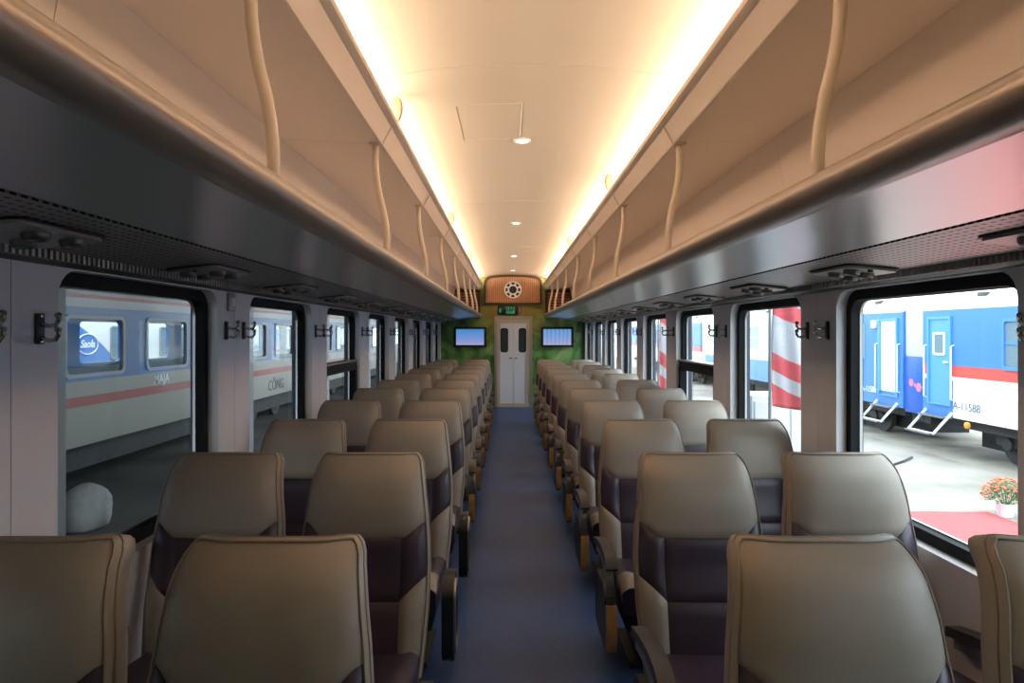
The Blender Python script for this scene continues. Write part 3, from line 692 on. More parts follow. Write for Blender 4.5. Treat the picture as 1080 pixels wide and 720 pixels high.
# round emblem-like speaker grille on it
G = empty('round_grille', (0.005, YE - 0.0835, 2.375)); tag(G, 'round white-ringed black grille centred on the arched wood panel', 'speaker')
RX = Matrix.Rotation(PI / 2, 4, 'X')
link('outer_ring', MB().lathe([(0.150, 0.0), (0.174, 0.0), (0.176, 0.018), (0.164, 0.024), (0.150, 0.018), (0.150, 0.0)], 32, RX, False).mesh('outer_ring', WHITEP), G)
link('backing', MB().lathe([(0.155, 0.0), (0.155, 0.006)], 32, RX).mesh('backing', BLACKP), G)
link('inner_ring', MB().lathe([(0.080, 0.005), (0.108, 0.005), (0.108, 0.02), (0.080, 0.02), (0.080, 0.005)], 8, RX, False).mesh('inner_ring', WHITEP, 20), G)
for k in range(8):
    a = PI / 8 + k * PI / 4
    c, sn = math.cos(a), math.sin(a)
    link('spoke', MB().tube([(0.10 * c, -0.012, 0.10 * sn), (0.152 * c, -0.012, 0.152 * sn)], 0.020, 6).mesh('spoke', WHITEP), G)
# side louvres inside the rack ends
LW = P('louvre_wood', (0.36, 0.16, 0.085), 0.45, noise=0.2, nscale=20)
for s in (-1, 1):
    o = empty('wood_louvre', (s * 0.92, YE, 1.88)); tag(o, 'dark wooden lattice panel at the end of the %s rack' % SIDE[s], 'wood panel')
    a, b, z0, z1 = -0.26, 0.30, 0.0, 0.50
    link('frame', plate('frame', [(a, z0), (b, z0), (b, z1), (a, z1)], [[(a + 0.05, z0 + 0.05), (b - 0.05, z0 + 0.05), (b - 0.05, z1 - 0.06), (a + 0.05, z1 - 0.06)]], 0.05, lambda u, v, w, s=s: (s * u, -0.03 + w, v), WOODFRAME), o)
    link('backing', MB().box(a + 0.02 if s > 0 else -b + 0.02, b - 0.02 if s > 0 else -a - 0.02, -0.012, -0.004, z0 + 0.02, z1 - 0.02).mesh('backing', WOODFRAME, 0), o)
    for k in range(7):
        z = 0.075 + k * 0.055
        u0, u1 = sorted((s * (a + 0.04), s * (b - 0.04)))
        link('slat', MB().box(u0, u1, -0.035, -0.012, z, z + 0.034, 0.004, 1).mesh('slat', LW), o)
# LED sign
o = empty('led_sign', (-0.10, YE - 0.02, 1.96)); tag(o, 'small black sign with green glowing digits above the door', 'sign')
link('sign_case', MB().box(-0.20, 0.20, -0.03, 0.02, -0.09, 0.09, 0.008).mesh('sign_case', BLACKP), o)
LED = P('green_led', (0.0, 0.2, 0.05), 0.5, emit=(0.06, 0.75, 0.30), estr=0.6)
link('sign_text', text_mesh('sign_text', '15/12', 0.085, lambda x, y, z: (x + 0.05, -0.033 + z, y + 0.042), LED, 0.004, 0.0), o)
link('sign_text', text_mesh('sign_text', '10:08', 0.085, lambda x, y, z: (x + 0.05, -0.033 + z, y - 0.040), LED, 0.004, 0.0), o)
link('sign_text', text_mesh('sign_text', 'E', 0.10, lambda x, y, z: (x - 0.15, -0.033 + z, y - 0.005), LED, 0.004, 0.0), o)
o = empty('door_notice', (0.145, YE - 0.012, 1.96)); tag(o, 'small tan notice plate beside the green sign', 'notice')
link('notice_plate', MB().box(-0.03, 0.03, -0.008, 0.012, -0.065, 0.065, 0.003).mesh('notice_plate', P('tan_plate', (0.45, 0.25, 0.15), 0.5)), o)
link('notice_border', plate('notice_border', rrect(-0.034, 0.034, -0.07, 0.07, 0.006), [rrect(-0.024, 0.024, -0.06, 0.06, 0.004)], 0.01, lambda u, v, w: (u, -0.008 + w, v), WOODFRAME), o)
# televisions
for s, x in ((-1, -0.865), (1, 0.905)):
    o = empty('television', (x, YE - 0.01, 1.215)); tag(o, ('wall television with plain blue screen left of the end door' if s < 0 else 'wall television with rippled blue screen right of the end door'), 'television', 'televisions on the end wall')
    o.rotation_euler = (0, 0, -s * 0.06)
    link('casing', MB().box(-0.33, 0.33, -0.085, -0.03, 0.0, 0.41, 0.01).mesh('casing', BLACKP), o)
    link('bezel', plate('bezel', rrect(-0.33, 0.33, 0, 0.41, 0.02), [rrect(-0.28, 0.28, 0.045, 0.365, 0.005)], 0.02, lambda u, v, w: (u, -0.092 + w, v), P('tv_bezel', (0.03, 0.018, 0.014), 0.25)), o)
    link('screen', MB().box(-0.285, 0.285, -0.090, -0.086, 0.04, 0.37).mesh('screen', screen_mat('tv_screen_%d' % s, s > 0), 0), o)
    link('bracket', MB().box(-0.08, 0.08, -0.04, 0.02, 0.12, 0.30).mesh('bracket', BLACKP), o)

# ------------------------------------------------------------------ outside: ground
GZ = -1.1
def ground_mat(name, c1, c2, c3, sc):
    m = P(name, c1, 0.85); nt, b = nodes_of(m); tc = nt.nodes.new('ShaderNodeTexCoord')
    n = nt.nodes.new('ShaderNodeTexNoise'); n.inputs['Scale'].default_value = sc; n.inputs['Detail'].default_value = 6; nt.links.new(tc.outputs['Object'], n.inputs['Vector'])
    r = nt.nodes.new('ShaderNodeValToRGB'); e = r.color_ramp.elements; e[0].position = 0.32; e[0].color = (*c2, 1); e[1].position = 0.68; e[1].color = (*c3, 1)
    q = e.new(0.5); q.color = (*c1, 1)
    nt.links.new(n.outputs['Fac'], r.inputs[0]); nt.links.new(r.outputs[0], b.inputs['Base Color']); return m
tag(link('ground_platform', MB().box(-2.0, 9.0, -30, 70, GZ - 0.2, GZ).mesh('ground_platform', ground_mat('pale_concrete', (0.35, 0.32, 0.28), (0.25, 0.225, 0.19), (0.40, 0.37, 0.325), 0.6), 0)), kind='structure')
tag(link('ground_trackbed', MB().box(9.0, 45, -30, 70, GZ - 0.25, GZ - 0.02).mesh('ground_trackbed', ground_mat('stained_trackbed', (0.34, 0.31, 0.26), (0.20, 0.18, 0.15), (0.42, 0.39, 0.33), 0.9), 0)), kind='structure')
tag(link('ground_yard', MB().box(-45, -2.0, -30, 70, GZ - 0.2, GZ).mesh('ground_yard', ground_mat('dark_yard', (0.08, 0.078, 0.075), (0.045, 0.045, 0.045), (0.11, 0.105, 0.10), 0.7), 0)), kind='structure')
mb = MB()
nx, ny = 12, 24
vs = []; fs = []
for j in range(ny + 1):
    for i in range(nx + 1):
        x = lerp(4.6, 6.84, i / nx); y = lerp(5.6, 9.45, j / ny); vs.append((x, y, GZ + 0.012 + 0.003 * math.sin(5 * x + 3 * y)))
for j in range(ny):
    for i in range(nx): fs.append((j * (nx + 1) + i, j * (nx + 1) + i + 1, (j + 1) * (nx + 1) + i + 1, (j + 1) * (nx + 1) + i))
o = link('red_carpet', new_mesh('red_carpet', vs, fs, P('red_felt', (0.72, 0.10, 0.10), 0.9, bump=0.3, bscale=120), 60)); sm = o.modifiers.new('thickness', 'SOLIDIFY'); sm.thickness = 0.012
tag(o, 'red carpet spread on the pale concrete outside the right window', 'carpet')
# flower pot
o = empty('flower_pot', (6.98, 9.30, GZ)); tag(o, 'orange chrysanthemum in a white pot at the red carpet corner', 'potted plant')
link('pot', MB().lathe([(0.0, 0.0), (0.095, 0.0), (0.12, 0.17), (0.128, 0.175), (0.125, 0.19), (0.11, 0.19), (0.10, 0.15), (0.0, 0.15)], 24, None, False).mesh('pot', WHITEP), o)
lv, lf_, fv, ff, sv = [], [], [], [], MB()
for k in range(900):
    a, c = random.uniform(0, 2 * PI), random.random()
    el = math.acos(random.uniform(0.0, 1)); rr = random.uniform(0.6, 1.0)
    p = Vector((0.27 * rr * math.sin(el) * math.cos(a), 0.27 * rr * math.sin(el) * math.sin(a), 0.21 + 0.30 * rr * math.cos(el)))
    d = Vector((random.uniform(-1, 1), random.uniform(-1, 1), random.uniform(-0.3, 1))).normalized(); e = d.orthogonal().normalized(); q = len(lv); L_ = random.uniform(0.025, 0.045)
    lv += [p, p + d * L_ * 0.5 + e * L_ * 0.3, p + d * L_, p + d * L_ * 0.5 - e * L_ * 0.3]; lf_.append((q, q + 1, q + 2, q + 3))
link('leaves', new_mesh('leaves', lv, lf_, P('leaf_green', (0.10, 0.18, 0.05), 0.6, noise=0.3, nscale=15), 0, False), o)['kind'] = 'stuff'
for k in range(12):
    a = k * 2.4; sv.tube([(0.02 * math.cos(a), 0.02 * math.sin(a), 0.14), (0.09 * math.cos(a), 0.09 * math.sin(a), 0.26), (0.17 * math.cos(a), 0.17 * math.sin(a), 0.38)], 0.006, 5)
link('stems', sv.mesh('stems', P('stem_green', (0.08, 0.12, 0.04), 0.7)), o)
fl = MB()
for k in range(150):
    a = random.uniform(0, 2 * PI); el = math.acos(random.uniform(0.15, 1))
    p = Vector((0.29 * math.sin(el) * math.cos(a), 0.29 * math.sin(el) * math.sin(a), 0.21 + 0.33 * math.cos(el)))
    fl.lathe([(0.0, -0.006), (0.018, 0.0), (0.020, 0.008), (0.010, 0.014), (0.0, 0.015)], 7, Matrix.Translation(p), False)
link('blossoms', fl.mesh('blossoms', P('orange_petals', (0.75, 0.20, 0.08), 0.6, noise=0.25, nscale=12), 60), o)['kind'] = 'stuff'
# hose on the concrete
pts = [(8.3, 13.6, GZ + 0.02), (7.9, 13.2, GZ + 0.02), (7.3, 12.7, GZ + 0.02), (6.7, 12.6, GZ + 0.02), (6.1, 12.9, GZ + 0.02), (5.4, 13.4, GZ + 0.02)]
o = link('water_hose', MB().tube(pts, 0.025, 8).mesh('water_hose', GREYP)); tag(o, 'thin dark hose lying on the concrete by the blue coach', 'hose')

# ------------------------------------------------------------------ outside right: parked coaches
XF = 9.26
RED, LBLUE, WHT = (0.66, 0.09, 0.075), (0.06, 0.22, 0.62), (0.82, 0.84, 0.86)
LIV_A = stripes('livery_blue_red', [(0.57, WHT), (0.80, RED), (2.0, LBLUE), (3.0, WHT)])
LIV_END = stripes('livery_blue_end', [(0.50, LBLUE), (0.59, WHT), (0.80, RED), (2.0, LBLUE), (3.0, WHT)])
LIV_B = stripes('livery_white_blue', [(0.50, (0.10, 0.28, 0.68)), (3.0, WHT)])
def coach(name, y0, y1, side_panels, windows, label, group=None, under=True, xf=XF, sgn=1):
    """parked coach whose near side is x = xf; side_panels = [(ya, yb, material)]"""
    C = empty(name, (xf + sgn * 1.4, (y0 + y1) / 2, GZ)); tag(C, label, 'train coach', group)
    off = (-(xf + sgn * 1.4), -(y0 + y1) / 2, -GZ)
    def cp(n, me, parent=None):
        o = link(n, me, parent or C)
        if parent is None: o.location = off
        return o
    X = lambda d: xf + sgn * d
    for (ya, yb, mt) in side_panels:
        cp('side_panel', MB().prism([(X(0), -0.28), (X(0), 2.0), (X(0.08), 2.03), (X(0.08), -0.28)], 'y', ya, yb).mesh('side_panel', mt, 20))
    cp('body', MB().prism([(X(0.06), -0.28), (X(0.06), 2.0), (X(2.8), 2.0), (X(2.8), -0.28)], 'y', y0 + 0.05, y1 - 0.05).mesh('body', WHITEP, 0))
    roof = [(X(0.0), 2.0), (X(0.05), 2.14), (X(0.25), 2.32), (X(0.7), 2.48), (X(1.4), 2.55), (X(2.1), 2.48), (X(2.55), 2.32), (X(2.75), 2.14), (X(2.8), 2.0)]
    cp('roof', MB().prism(roof, 'y', y0, y1).mesh('roof', P('roof_white', (0.80, 0.80, 0.78), 0.5, noise=0.03, nscale=1.5), 40))
    g = y0 + 1.2
    while g < y1 - 0.5:
        cp('roof_vent', MB().box(min(X(0.16), X(0.30)), max(X(0.16), X(0.30)), g, g + 0.28, 2.22, 2.33, 0.01).mesh('roof_vent', GREYP)); g += 2.4
    a, b = sorted((X(0.25), X(2.5)))
    cp('underframe', MB().box(a, b, y0 + 0.3, y1 - 0.3, -0.5, -0.28).box(sorted((X(0.9), X(2.0)))[0], sorted((X(0.9), X(2.0)))[1], y0 + 0.6, y1 - 0.6, -0.95, -0.5).mesh('underframe', DARKIRON, 0))
    if under:
        L = y1 - y0
        for yb in (y0 + 2.9, y1 - 2.9):
            a, b = sorted((X(0.45), X(0.60)))
            bg = cp('bogie', MB().box(a, b, yb - 1.3, yb + 1.3, -0.75, -0.52, 0.03).box(a, b, yb - 0.35, yb + 0.35, -0.9, -0.6, 0.03).mesh('bogie', DARKIRON))
            for wy in (yb - 0.95, yb + 0.95):
                M = Matrix.Translation((X(0.70), wy, GZ + 0.42)) @ Matrix.Rotation(PI / 2, 4, 'Y')
                w = link('wheel', MB().lathe([(0.10, -0.08), (0.16, -0.05), (0.36, -0.05), (0.42, -0.06), (0.42, 0.06), (0.1, 0.06)], 28, M).mesh('wheel', DARKIRON), bg)
                M2 = Matrix.Translation((X(0.50), wy, GZ + 0.42)) @ Matrix.Rotation(PI / 2, 4, 'Y')
                link('axle_box', MB().lathe([(0.13, -0.1), (0.13, 0.1)], 16, M2).mesh('axle_box', DARKIRON), bg)
        for (ya, yb, z0) in ((lerp(y0, y1, 0.36), lerp(y0, y1, 0.46), -0.95), (lerp(y0, y1, 0.52), lerp(y0, y1, 0.66), -0.85)):
            a, b = sorted((X(0.35), X(1.2)))
            cp('equipment_box', MB().box(a, b, ya, yb, z0, -0.5, 0.03).mesh('equipment_box', DARKIRON))
    for (ya, yb, za, zb, fm) in windows:
        mpf = lambda u, v, w: (X(-0.012 + w), u, v)
        f = cp('window', plate('window', rrect(ya - 0.06, yb + 0.06, za - 0.06, zb + 0.06, 0.08, 3), [rrect(ya, yb, za, zb, 0.05, 3)], 0.05, mpf, fm))
        a, b = sorted((X(-0.004), X(0.02)))
        pz = link('pane', MB().box(a, b, ya, yb, za, zb).mesh('pane', COACHGLASS, 0), f)
        a, b = sorted((X(-0.02), X(0.0)))
        zm = lerp(za, zb, 0.52)
        link('window_bar', MB().box(a, b, ya, yb, zm - 0.025, zm + 0.025).mesh('window_bar', fm), f)
    return C, cp, X
BLUEF = P('window_frame_blue', (0.07, 0.26, 0.70), 0.35)
WHTF = P('window_frame_white', (0.75, 0.78, 0.80), 0.35)
# near coach: entrance door at its far end (y 13.9 .. 14.6)
wins = [(11.2 - 2.0 * k, 12.3 - 2.0 * k, 0.86, 1.72, BLUEF) for k in range(0, 8)]
A, cpA, XA = coach('passenger_coach', -5.0, 14.75, [(-5.0, 13.75, LIV_A), (13.75, 14.75, LIV_END)], wins, 'parked coach with blue upper side, red band and white lower side, beside the platform', 'coaches parked on the right track')
def door_set(cp, X, ya, yb, openleaf, ystep):
    dm = P('door_blue', (0.10, 0.33, 0.80), 0.35)
    zb = -0.05
    f = cp('door_surround', plate('door_surround', [(ya - 0.06, zb), (yb + 0.06, zb), (yb + 0.06, 1.86), (ya - 0.06, 1.86)], [[(ya, zb + 0.03), (yb, zb + 0.03), (yb, 1.80), (ya, 1.80)]], 0.05, lambda u, v, w: (X(-0.012 + w), u, v), dm))
    if openleaf:
        cp('doorway', MB().box(X(-0.004), X(0.03), ya, yb, zb + 0.12, 1.80).mesh('doorway', WHITEP, 0))
        cp('door_leaf', MB().box(X(-0.05), X(0.35), yb - 0.05, yb - 0.01, zb + 0.1, 1.78).mesh('door_leaf', dm, 0))
    else:
        d = cp('door_leaf', MB().box(X(-0.008), X(0.03), ya, yb, zb + 0.03, 1.80).mesh('door_leaf', dm, 0))
        c = (ya + yb) / 2
        link('door_window', plate('door_window', rrect(c - 0.20, c + 0.20, 1.02, 1.52, 0.05), [rrect(c - 0.15, c + 0.15, 1.07, 1.47, 0.04)], 0.03, lambda u, v, w: (X(-0.012 + w), u, v), WHTF), d)
        link('pane', MB().box(X(-0.014), X(0.0), c - 0.16, c + 0.16, 1.06, 1.48).mesh('pane', COACHGLASS, 0), d)
        link('handle', MB().box(X(-0.06), X(-0.01), ya + 0.02, ya + 0.14, 0.86, 0.90, 0.006).mesh('handle', WHITEP), d)
    for y in (ya - 0.12, yb + 0.12):
        cp('grab_rail', MB().tube([(X(0.0), y, 0.08), (X(-0.06), y, 0.10), (X(-0.06), y, 1.22), (X(0.0), y, 1.24)], 0.018, 8).mesh('grab_rail', WHITEP))
    c = (ya + yb) / 2; hw = 0.42
    st = cp('step_frame', MB().tube([(X(-0.02), c - hw, -0.18), (X(-0.42), c - hw, -0.62), (X(-0.42), c + hw, -0.62), (X(-0.02), c + hw, -0.18)], 0.02, 8, flat=(0.05, 0.03)).mesh('step_frame', WHITEP))
    for (dx, z) in ((-0.42, -0.62), (-0.12, -0.28)):
        link('step_tread', MB().box(X(dx - 0.10), X(dx + 0.10), c - hw, c + hw, z - 0.02, z + 0.01).mesh('step_tread', METAL), st)
door_set(cpA, XA, 13.85, 14.50, False, 0)
BLK = P('stencil_grey', (0.12, 0.16, 0.22), 0.6)
mt = lambda yc, zc: (lambda x, y, z: (XF - 0.006 + z, yc - x, zc + y))
cpA('number_lettering', text_mesh('number_lettering', 'A-11588', 0.23, mt(13.35, -0.02), BLK, 0.004))
cpA('warning_lamp', MB().lathe([(0.07, 0), (0.07, 0.04), (0.04, 0.06)], 16, Matrix.Translation((XF, 13.3, -0.38)) @ Matrix.Rotation(-PI / 2, 4, 'Y')).mesh('warning_lamp', P('amber', (0.8, 0.35, 0.05), 0.4)))
# second coach: blue end with open door, then white with a blue skirt
winsB = [(17.25, 18.1, 0.86, 1.72, WHTF)] + [(20.3 + 2.0 * k, 21.4 + 2.0 * k, 0.90, 1.72, WHTF) for k in range(0, 5)]
Bc, cpB, XB = coach('passenger_coach', 15.5, 31.0, [(15.5, 18.9, stripes('livery_plain_blue', [(2.0, LBLUE), (3.0, WHT)])), (18.9, 31.0, LIV_B)], winsB, 'second parked coach with a blue end, open doorway and white side with blue skirt', 'coaches parked on the right track')
door_set(cpB, XB, 15.75, 16.45, True, 0)
cpB('number_lettering', text_mesh('number_lettering', 'A-11586', 0.20, mt(16.95, 0.05), WHITEP, 0.004, 0.003))
cpB('marker_lamp', MB().box(XF - 0.10, XF, 16.55, 16.72, 1.62, 1.82, 0.02).mesh('marker_lamp', P('lamp_cream', (0.9, 0.75, 0.5), 0.4)))
winsC = [(33.5 + 2.2 * k, 34.7 + 2.2 * k, 0.90, 1.72, BLUEF) for k in range(0, 6)]
coach('passenger_coach', 31.8, 50.0, [(31.8, 50.0, LIV_A)], winsC, 'farthest parked coach on the right, blue above a red band and white', 'coaches parked on the right track')
# gangway between first and second coach
o = empty('gangway', (XF + 0.6, 15.1, GZ)); tag(o, 'grey and deep-blue gangway shield between the two parked coaches', 'gangway')
link('upper_shield', MB().box(-0.55, 0.9, -0.33, 0.38, 2.05, 3.25, 0.02).mesh('upper_shield', P('pale_shield', (0.55, 0.62, 0.70), 0.5)), o)
lsh = link('lower_shield', MB().box(-0.57, 0.9, -0.33, 0.38, 0.75, 2.05, 0.02).mesh('lower_shield', P('deep_blue', (0.02, 0.11, 0.50), 0.4)), o)
link('gangway_floor', MB().box(-0.4, 0.9, -0.32, 0.37, 0.55, 0.76).mesh('gangway_floor', DARKIRON), o)
PINK = P('pink_decal', (0.80, 0.20, 0.35), 0.5)
for (y, z, r) in ((0.12, 1.45, 0.10), (-0.16, 1.36, 0.12), (-0.02, 1.40, 0.05)):
    fl = MB()
    for k in range(6):
        a = k * PI / 3; fl.lathe([(0.0, 0.0), (r * 0.4, 0.0), (r * 0.38, 0.006), (0.0, 0.008)], 10, Matrix.Translation((-0.572, y + r * 0.5 * math.cos(a), z + r * 0.5 * math.sin(a))) @ Matrix.Rotation(-PI / 2, 4, 'Y'), False)
    link('flower_decal', fl.mesh('flower_decal', PINK), lsh)

# striped cloths hung on stands beside the coach
def cloth_mat(name):
    m = P(name, (0.8, 0.8, 0.82), 0.8); nt, b = nodes_of(m)
    tc = nt.nodes.new('ShaderNodeTexCoord'); sp = nt.nodes.new('ShaderNodeSeparateXYZ'); nt.links.new(tc.outputs['UV'], sp.inputs[0])
    a = nt.nodes.new('ShaderNodeMath'); a.operation = 'MULTIPLY'; a.inputs[1].default_value = 0.22; nt.links.new(sp.outputs['X'], a.inputs[0])
    s2 = nt.nodes.new('ShaderNodeMath'); s2.operation = 'ADD'; nt.links.new(sp.outputs['Y'], s2.inputs[0]); nt.links.new(a.outputs[0], s2.inputs[1])
    r = nt.nodes.new('ShaderNodeValToRGB'); r.color_ramp.interpolation = 'CONSTANT'; e = r.color_ramp.elements
    w, rd = (0.42, 0.42, 0.46, 1), (0.50, 0.075, 0.09, 1)
    e[0].position = 0.0; e[0].color = rd; e[1].position = 0.20; e[1].color = w
    for (pz, c) in ((0.32, rd), (0.47, w), (0.80, rd), (0.95, w)): q = e.new(pz); q.color = c
    nt.links.new(s2.outputs[0], r.inputs[0]); nt.links.new(r.outputs[0], b.inputs['Base Color'])
    return m
CLOTH = cloth_mat('striped_cloth')
def cloth_stand(x, y, wd, z0, z1, label1, label2):
    st = empty('banner_stand', (x, y, GZ)); tag(st, label1, 'stand')
    for xx in (-wd / 2 - 0.03, wd / 2 + 0.03):
        link('post', MB().tube([(xx, 0, 0.0), (xx, 0, z1 - GZ + 0.06)], 0.018, 8).mesh('post', METAL), st)
        link('foot', MB().box(xx - 0.03, xx + 0.03, -0.3, 0.3, 0.0, 0.03, 0.005).mesh('foot', METAL), st)
    link('crossbar', MB().tube([(-wd / 2 - 0.05, 0, z1 - GZ + 0.03), (wd / 2 + 0.05, 0, z1 - GZ + 0.03)], 0.018, 8).mesh('crossbar', METAL), st)
    nx, nz = 28, 30; vs, fs, uv = [], [], []
    for j in range(nz + 1):
        for i in range(nx + 1):
            u, v = i / nx, j / nz
            yy = 0.035 * math.sin(9 * u + 1.3 * v) * (0.4 + 0.8 * (1 - v)) + 0.02 * math.sin(23 * u + 4 * v)
            zz = lerp(z0 - 0.04 * math.sin(PI * u), z1, v)
            vs.append((lerp(-wd / 2, wd / 2, u), yy, zz - z0)); uv.append((u, v))
    for j in range(nz):
        for i in range(nx): fs.append((j * (nx + 1) + i, j * (nx + 1) + i + 1, (j + 1) * (nx + 1) + i + 1, (j + 1) * (nx + 1) + i))
    me = new_mesh('striped_cloth', vs, fs, CLOTH, 60, False)
    ul = me.uv_layers.new(name='UVMap')
    for lp in me.loops: ul.data[lp.index].uv = uv[lp.vertex_index]
    o = link('striped_cloth', me, None, (x, y, z0)); sm = o.modifiers.new('thickness', 'SOLIDIFY'); sm.thickness = 0.004
    tag(o, label2, 'cloth')
cloth_stand(3.05, 7.0, 0.62, 0.72, 1.95, 'thin metal stand outside the second right window', 'red and white striped cloth hanging outside the second right window')
cloth_stand(3.3, 13.3, 0.62, 0.30, 2.1, 'thin metal stand outside a farther right window', 'red and white striped cloth hanging outside the fourth right window')
o = empty('equipment_cabinet', (3.3, 8.2, GZ)); tag(o, 'pale grey cabinet standing below the striped cloth outside', 'cabinet')
link('cabinet_body', MB().box(-0.45, 0.45, -0.3, 0.3, 0.05, 1.85, 0.02).mesh('cabinet_body', P('pale_cabinet', (0.66, 0.70, 0.74), 0.5)), o)
for x in (-0.22, 0.22):
    d = link('cabinet_door', MB().box(x - 0.20, x + 0.20, -0.325, -0.29, 0.12, 1.78, 0.008).mesh('cabinet_door', P('pale_cabinet', (0.66, 0.70, 0.74), 0.5)), o)
    link('knob', MB().box(x * 0.2 - 0.015, x * 0.2 + 0.015, -0.345, -0.32, 0.95, 1.02, 0.004).mesh('knob', BLACKP), d)

# ------------------------------------------------------------------ outside left: shaded coach, a farther coach seen through its windows
XL = -6.9
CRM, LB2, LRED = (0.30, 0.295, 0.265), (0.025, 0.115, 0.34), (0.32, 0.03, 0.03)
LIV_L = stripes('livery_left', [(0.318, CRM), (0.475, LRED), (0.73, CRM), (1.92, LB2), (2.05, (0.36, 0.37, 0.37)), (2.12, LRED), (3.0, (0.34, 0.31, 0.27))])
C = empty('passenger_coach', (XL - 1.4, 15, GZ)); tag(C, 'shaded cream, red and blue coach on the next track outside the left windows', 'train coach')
off = (-(XL - 1.4), -15, -GZ)
def lp(n, me, parent=None):
    o = link(n, me, parent or C)
    if parent is None: o.location = off
    return o
LW_ = [(10.04 + 2.27 * k, 11.57 + 2.27 * k) for k in range(-6, 16)]
for i, x in enumerate((XL, XL - 2.74)):
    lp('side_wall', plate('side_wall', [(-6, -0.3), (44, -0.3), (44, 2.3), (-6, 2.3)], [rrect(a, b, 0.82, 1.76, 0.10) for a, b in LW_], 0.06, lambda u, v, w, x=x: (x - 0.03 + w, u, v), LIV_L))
for a, b in LW_[4:]:
    f = lp('window_surround', plate('window_surround', rrect(a - 0.03, b + 0.03, 0.79, 1.79, 0.12), [rrect(a + 0.03, b - 0.03, 0.85, 1.73, 0.09)], 0.04, lambda u, v, w: (XL + 0.005 + w, u, v), P('grey_surround', (0.28, 0.30, 0.33), 0.4)))
    link('pane', MB().box(XL - 0.03, XL - 0.028, a, b, 0.82, 1.76).mesh('pane', GLASS, 0), f)
lp('roof', MB().prism([(XL, 2.3), (XL - 0.3, 2.6), (XL - 1.4, 2.75), (XL - 2.5, 2.6), (XL - 2.8, 2.3), (XL - 2.7, 2.25), (XL - 0.1, 2.25)], 'y', -6, 44).mesh('roof', P('old_roof', (0.45, 0.42, 0.38), 0.7)))
lp('coach_floor', MB().box(XL - 2.7, XL - 0.07, -6, 44, -0.3, -0.1).mesh('coach_floor', DARKIRON, 0))
lp('underframe', MB().box(XL - 2.4, XL - 0.3, -5.5, 43.5, -0.75, -0.3).mesh('underframe', DARKIRON, 0))
for yb in (3.0, 20.0, 27.0, 40.0):
    bg = lp('bogie', MB().box(XL - 0.6, XL - 0.45, yb - 1.3, yb + 1.3, -0.78, -0.5, 0.03).mesh('bogie', DARKIRON))
    for wy in (yb - 0.95, yb + 0.95):
        link('wheel', MB().lathe([(0.42, -0.06), (0.42, 0.06)], 28, Matrix.Translation((XL - 0.7, wy, GZ + 0.42)) @ Matrix.Rotation(PI / 2, 4, 'Y')).mesh('wheel', DARKIRON), bg)
mtl = lambda yc, zc, x=XL: (lambda xx, y, z: (x + 0.005 + z, yc + xx, zc + y))
lp('side_lettering', text_mesh('side_lettering', 'CÔNG', 0.42, mtl(19.2, -0.02), P('stencil_dark', (0.10, 0.10, 0.11), 0.6), 0.004))
lp('side_lettering', text_mesh('side_lettering', 'MAJA', 0.24, mtl(12.85, 0.60), WHITEP, 0.004, 0.006))
# farther coach
XL2 = -12.6
LIV_L2 = stripes('livery_swoosh', [(0.0, CRM), (3.0, LBLUE)], other=[(0.1, LBLUE), (3.0, WHT)], yedge=21.3, curve=0.55)
C2 = empty('passenger_coach', (XL2 - 1.4, 22, GZ)); tag(C2, 'white coach with a blue swoosh seen through the shaded coach windows', 'train coach')
off2 = (-(XL2 - 1.4), -22, -GZ)
def l2(n, me, parent=None):
    o = link(n, me, parent or C2)
    if parent is None: o.location = off2
    return o
l2('side_wall', MB().box(XL2 - 0.1, XL2, 4, 60, -0.3, 2.4).mesh('side_wall', LIV_L2, 0))
l2('body', MB().box(XL2 - 2.8, XL2 - 0.05, 4, 60, -0.3, 2.4).mesh('body', WHITEP, 0))
l2('roof', MB().prism([(XL2, 2.4), (XL2 - 0.4, 2.75), (XL2 - 1.4, 2.9), (XL2 - 2.4, 2.75), (XL2 - 2.8, 2.4)], 'y', 4, 60).mesh('roof', P('old_roof', (0.45, 0.42, 0.38), 0.7)))
l2('underframe', MB().box(XL2 - 2.5, XL2 - 0.3, 4.5, 59, -0.8, -0.3).mesh('underframe', DARKIRON, 0))
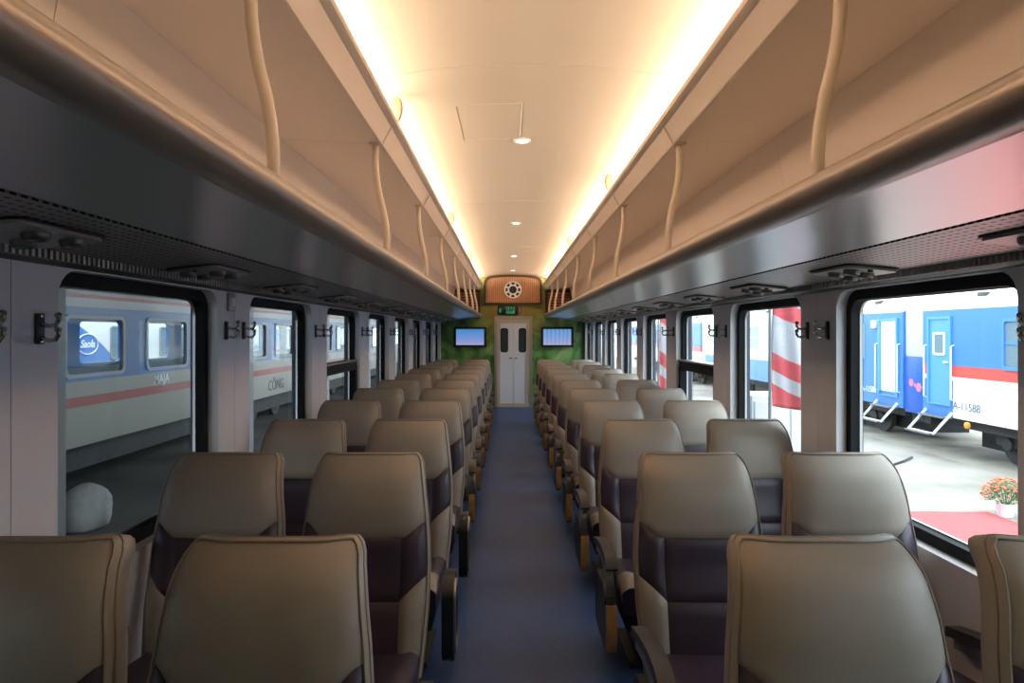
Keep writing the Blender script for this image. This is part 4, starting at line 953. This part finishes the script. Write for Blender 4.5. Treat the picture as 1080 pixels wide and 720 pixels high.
for k in range(14):
    a = 20.6 + 1.45 * k; b = a + (0.55 if k < 2 else 0.85)
    f = l2('window', plate('window', rrect(a - 0.05, b + 0.05, 0.67, 1.73, 0.12), [rrect(a, b, 0.72, 1.68, 0.10)], 0.05, lambda u, v, w: (XL2 + 0.01 + w, u, v), P('grey_surround', (0.28, 0.30, 0.33), 0.4)))
    link('pane', MB().box(XL2 - 0.01, XL2 + 0.004, a, b, 0.72, 1.68).mesh('pane', COACHGLASS, 0), f)
em = l2('oval_emblem', MB().tube([(XL2 + 0.012, 19.45 + 0.48 * math.cos(a * PI / 16), 1.17 + 0.30 * math.sin(a * PI / 16)) for a in range(32)], 0.016, 6, True).mesh('oval_emblem', WHITEP))
link('emblem_script', text_mesh('emblem_script', 'Saola', 0.32, mtl(19.45, 1.17, XL2), WHITEP, 0.006, 0.008, 0.3), em)
# unseen shed roof, added to keep skylight off the left side
sh = empty('added_shade_shed', (-8.5, 14, GZ)); tag(sh, 'unseen dark shed roof on posts, added to shade the left track', 'shed')
link('shade_roof', MB().prism([(-1.6, 4.3), (6.8, 4.3), (6.8, 4.42), (-1.6, 4.42)], 'y', -40, 60).mesh('shade_roof', P('shed_sheet', (0.16, 0.15, 0.14), 0.8), 0), sh)
for k in range(-3, 6):
    link('post', MB().box(2.6, 2.9, k * 6.0 - 0.15, k * 6.0 + 0.15, 0.0, 4.3).mesh('post', P('shed_post', (0.25, 0.25, 0.25), 0.7), 0), sh)
# sack of material beside the track
sk = MB()
N = 20
prof = [(0.0, 0.0), (0.28, 0.0), (0.37, 0.07), (0.41, 0.20), (0.42, 0.34), (0.38, 0.50), (0.30, 0.62), (0.20, 0.70), (0.10, 0.745), (0.04, 0.76), (0.0, 0.762)]
base = len(sk.v)
sk.lathe(prof, N, None, False)
for i, v in enumerate(sk.v):
    a = math.atan2(v.y, v.x); f = 1 + 0.06 * math.sin(5 * a + 9 * v.z) + 0.04 * math.sin(11 * a - 6 * v.z); v.x *= f; v.y *= f * 0.9; v.x += 0.10 * v.z
o = link('sack', sk.mesh('sack', P('sack_weave', (0.40, 0.40, 0.39), 0.8, noise=0.08, nscale=9), 60), None, (-5.75, 8.7, GZ))
o.scale = (0.8, 0.8, 0.8)
tag(o, 'bulging white sack on the dark ground outside the near left window', 'sack')
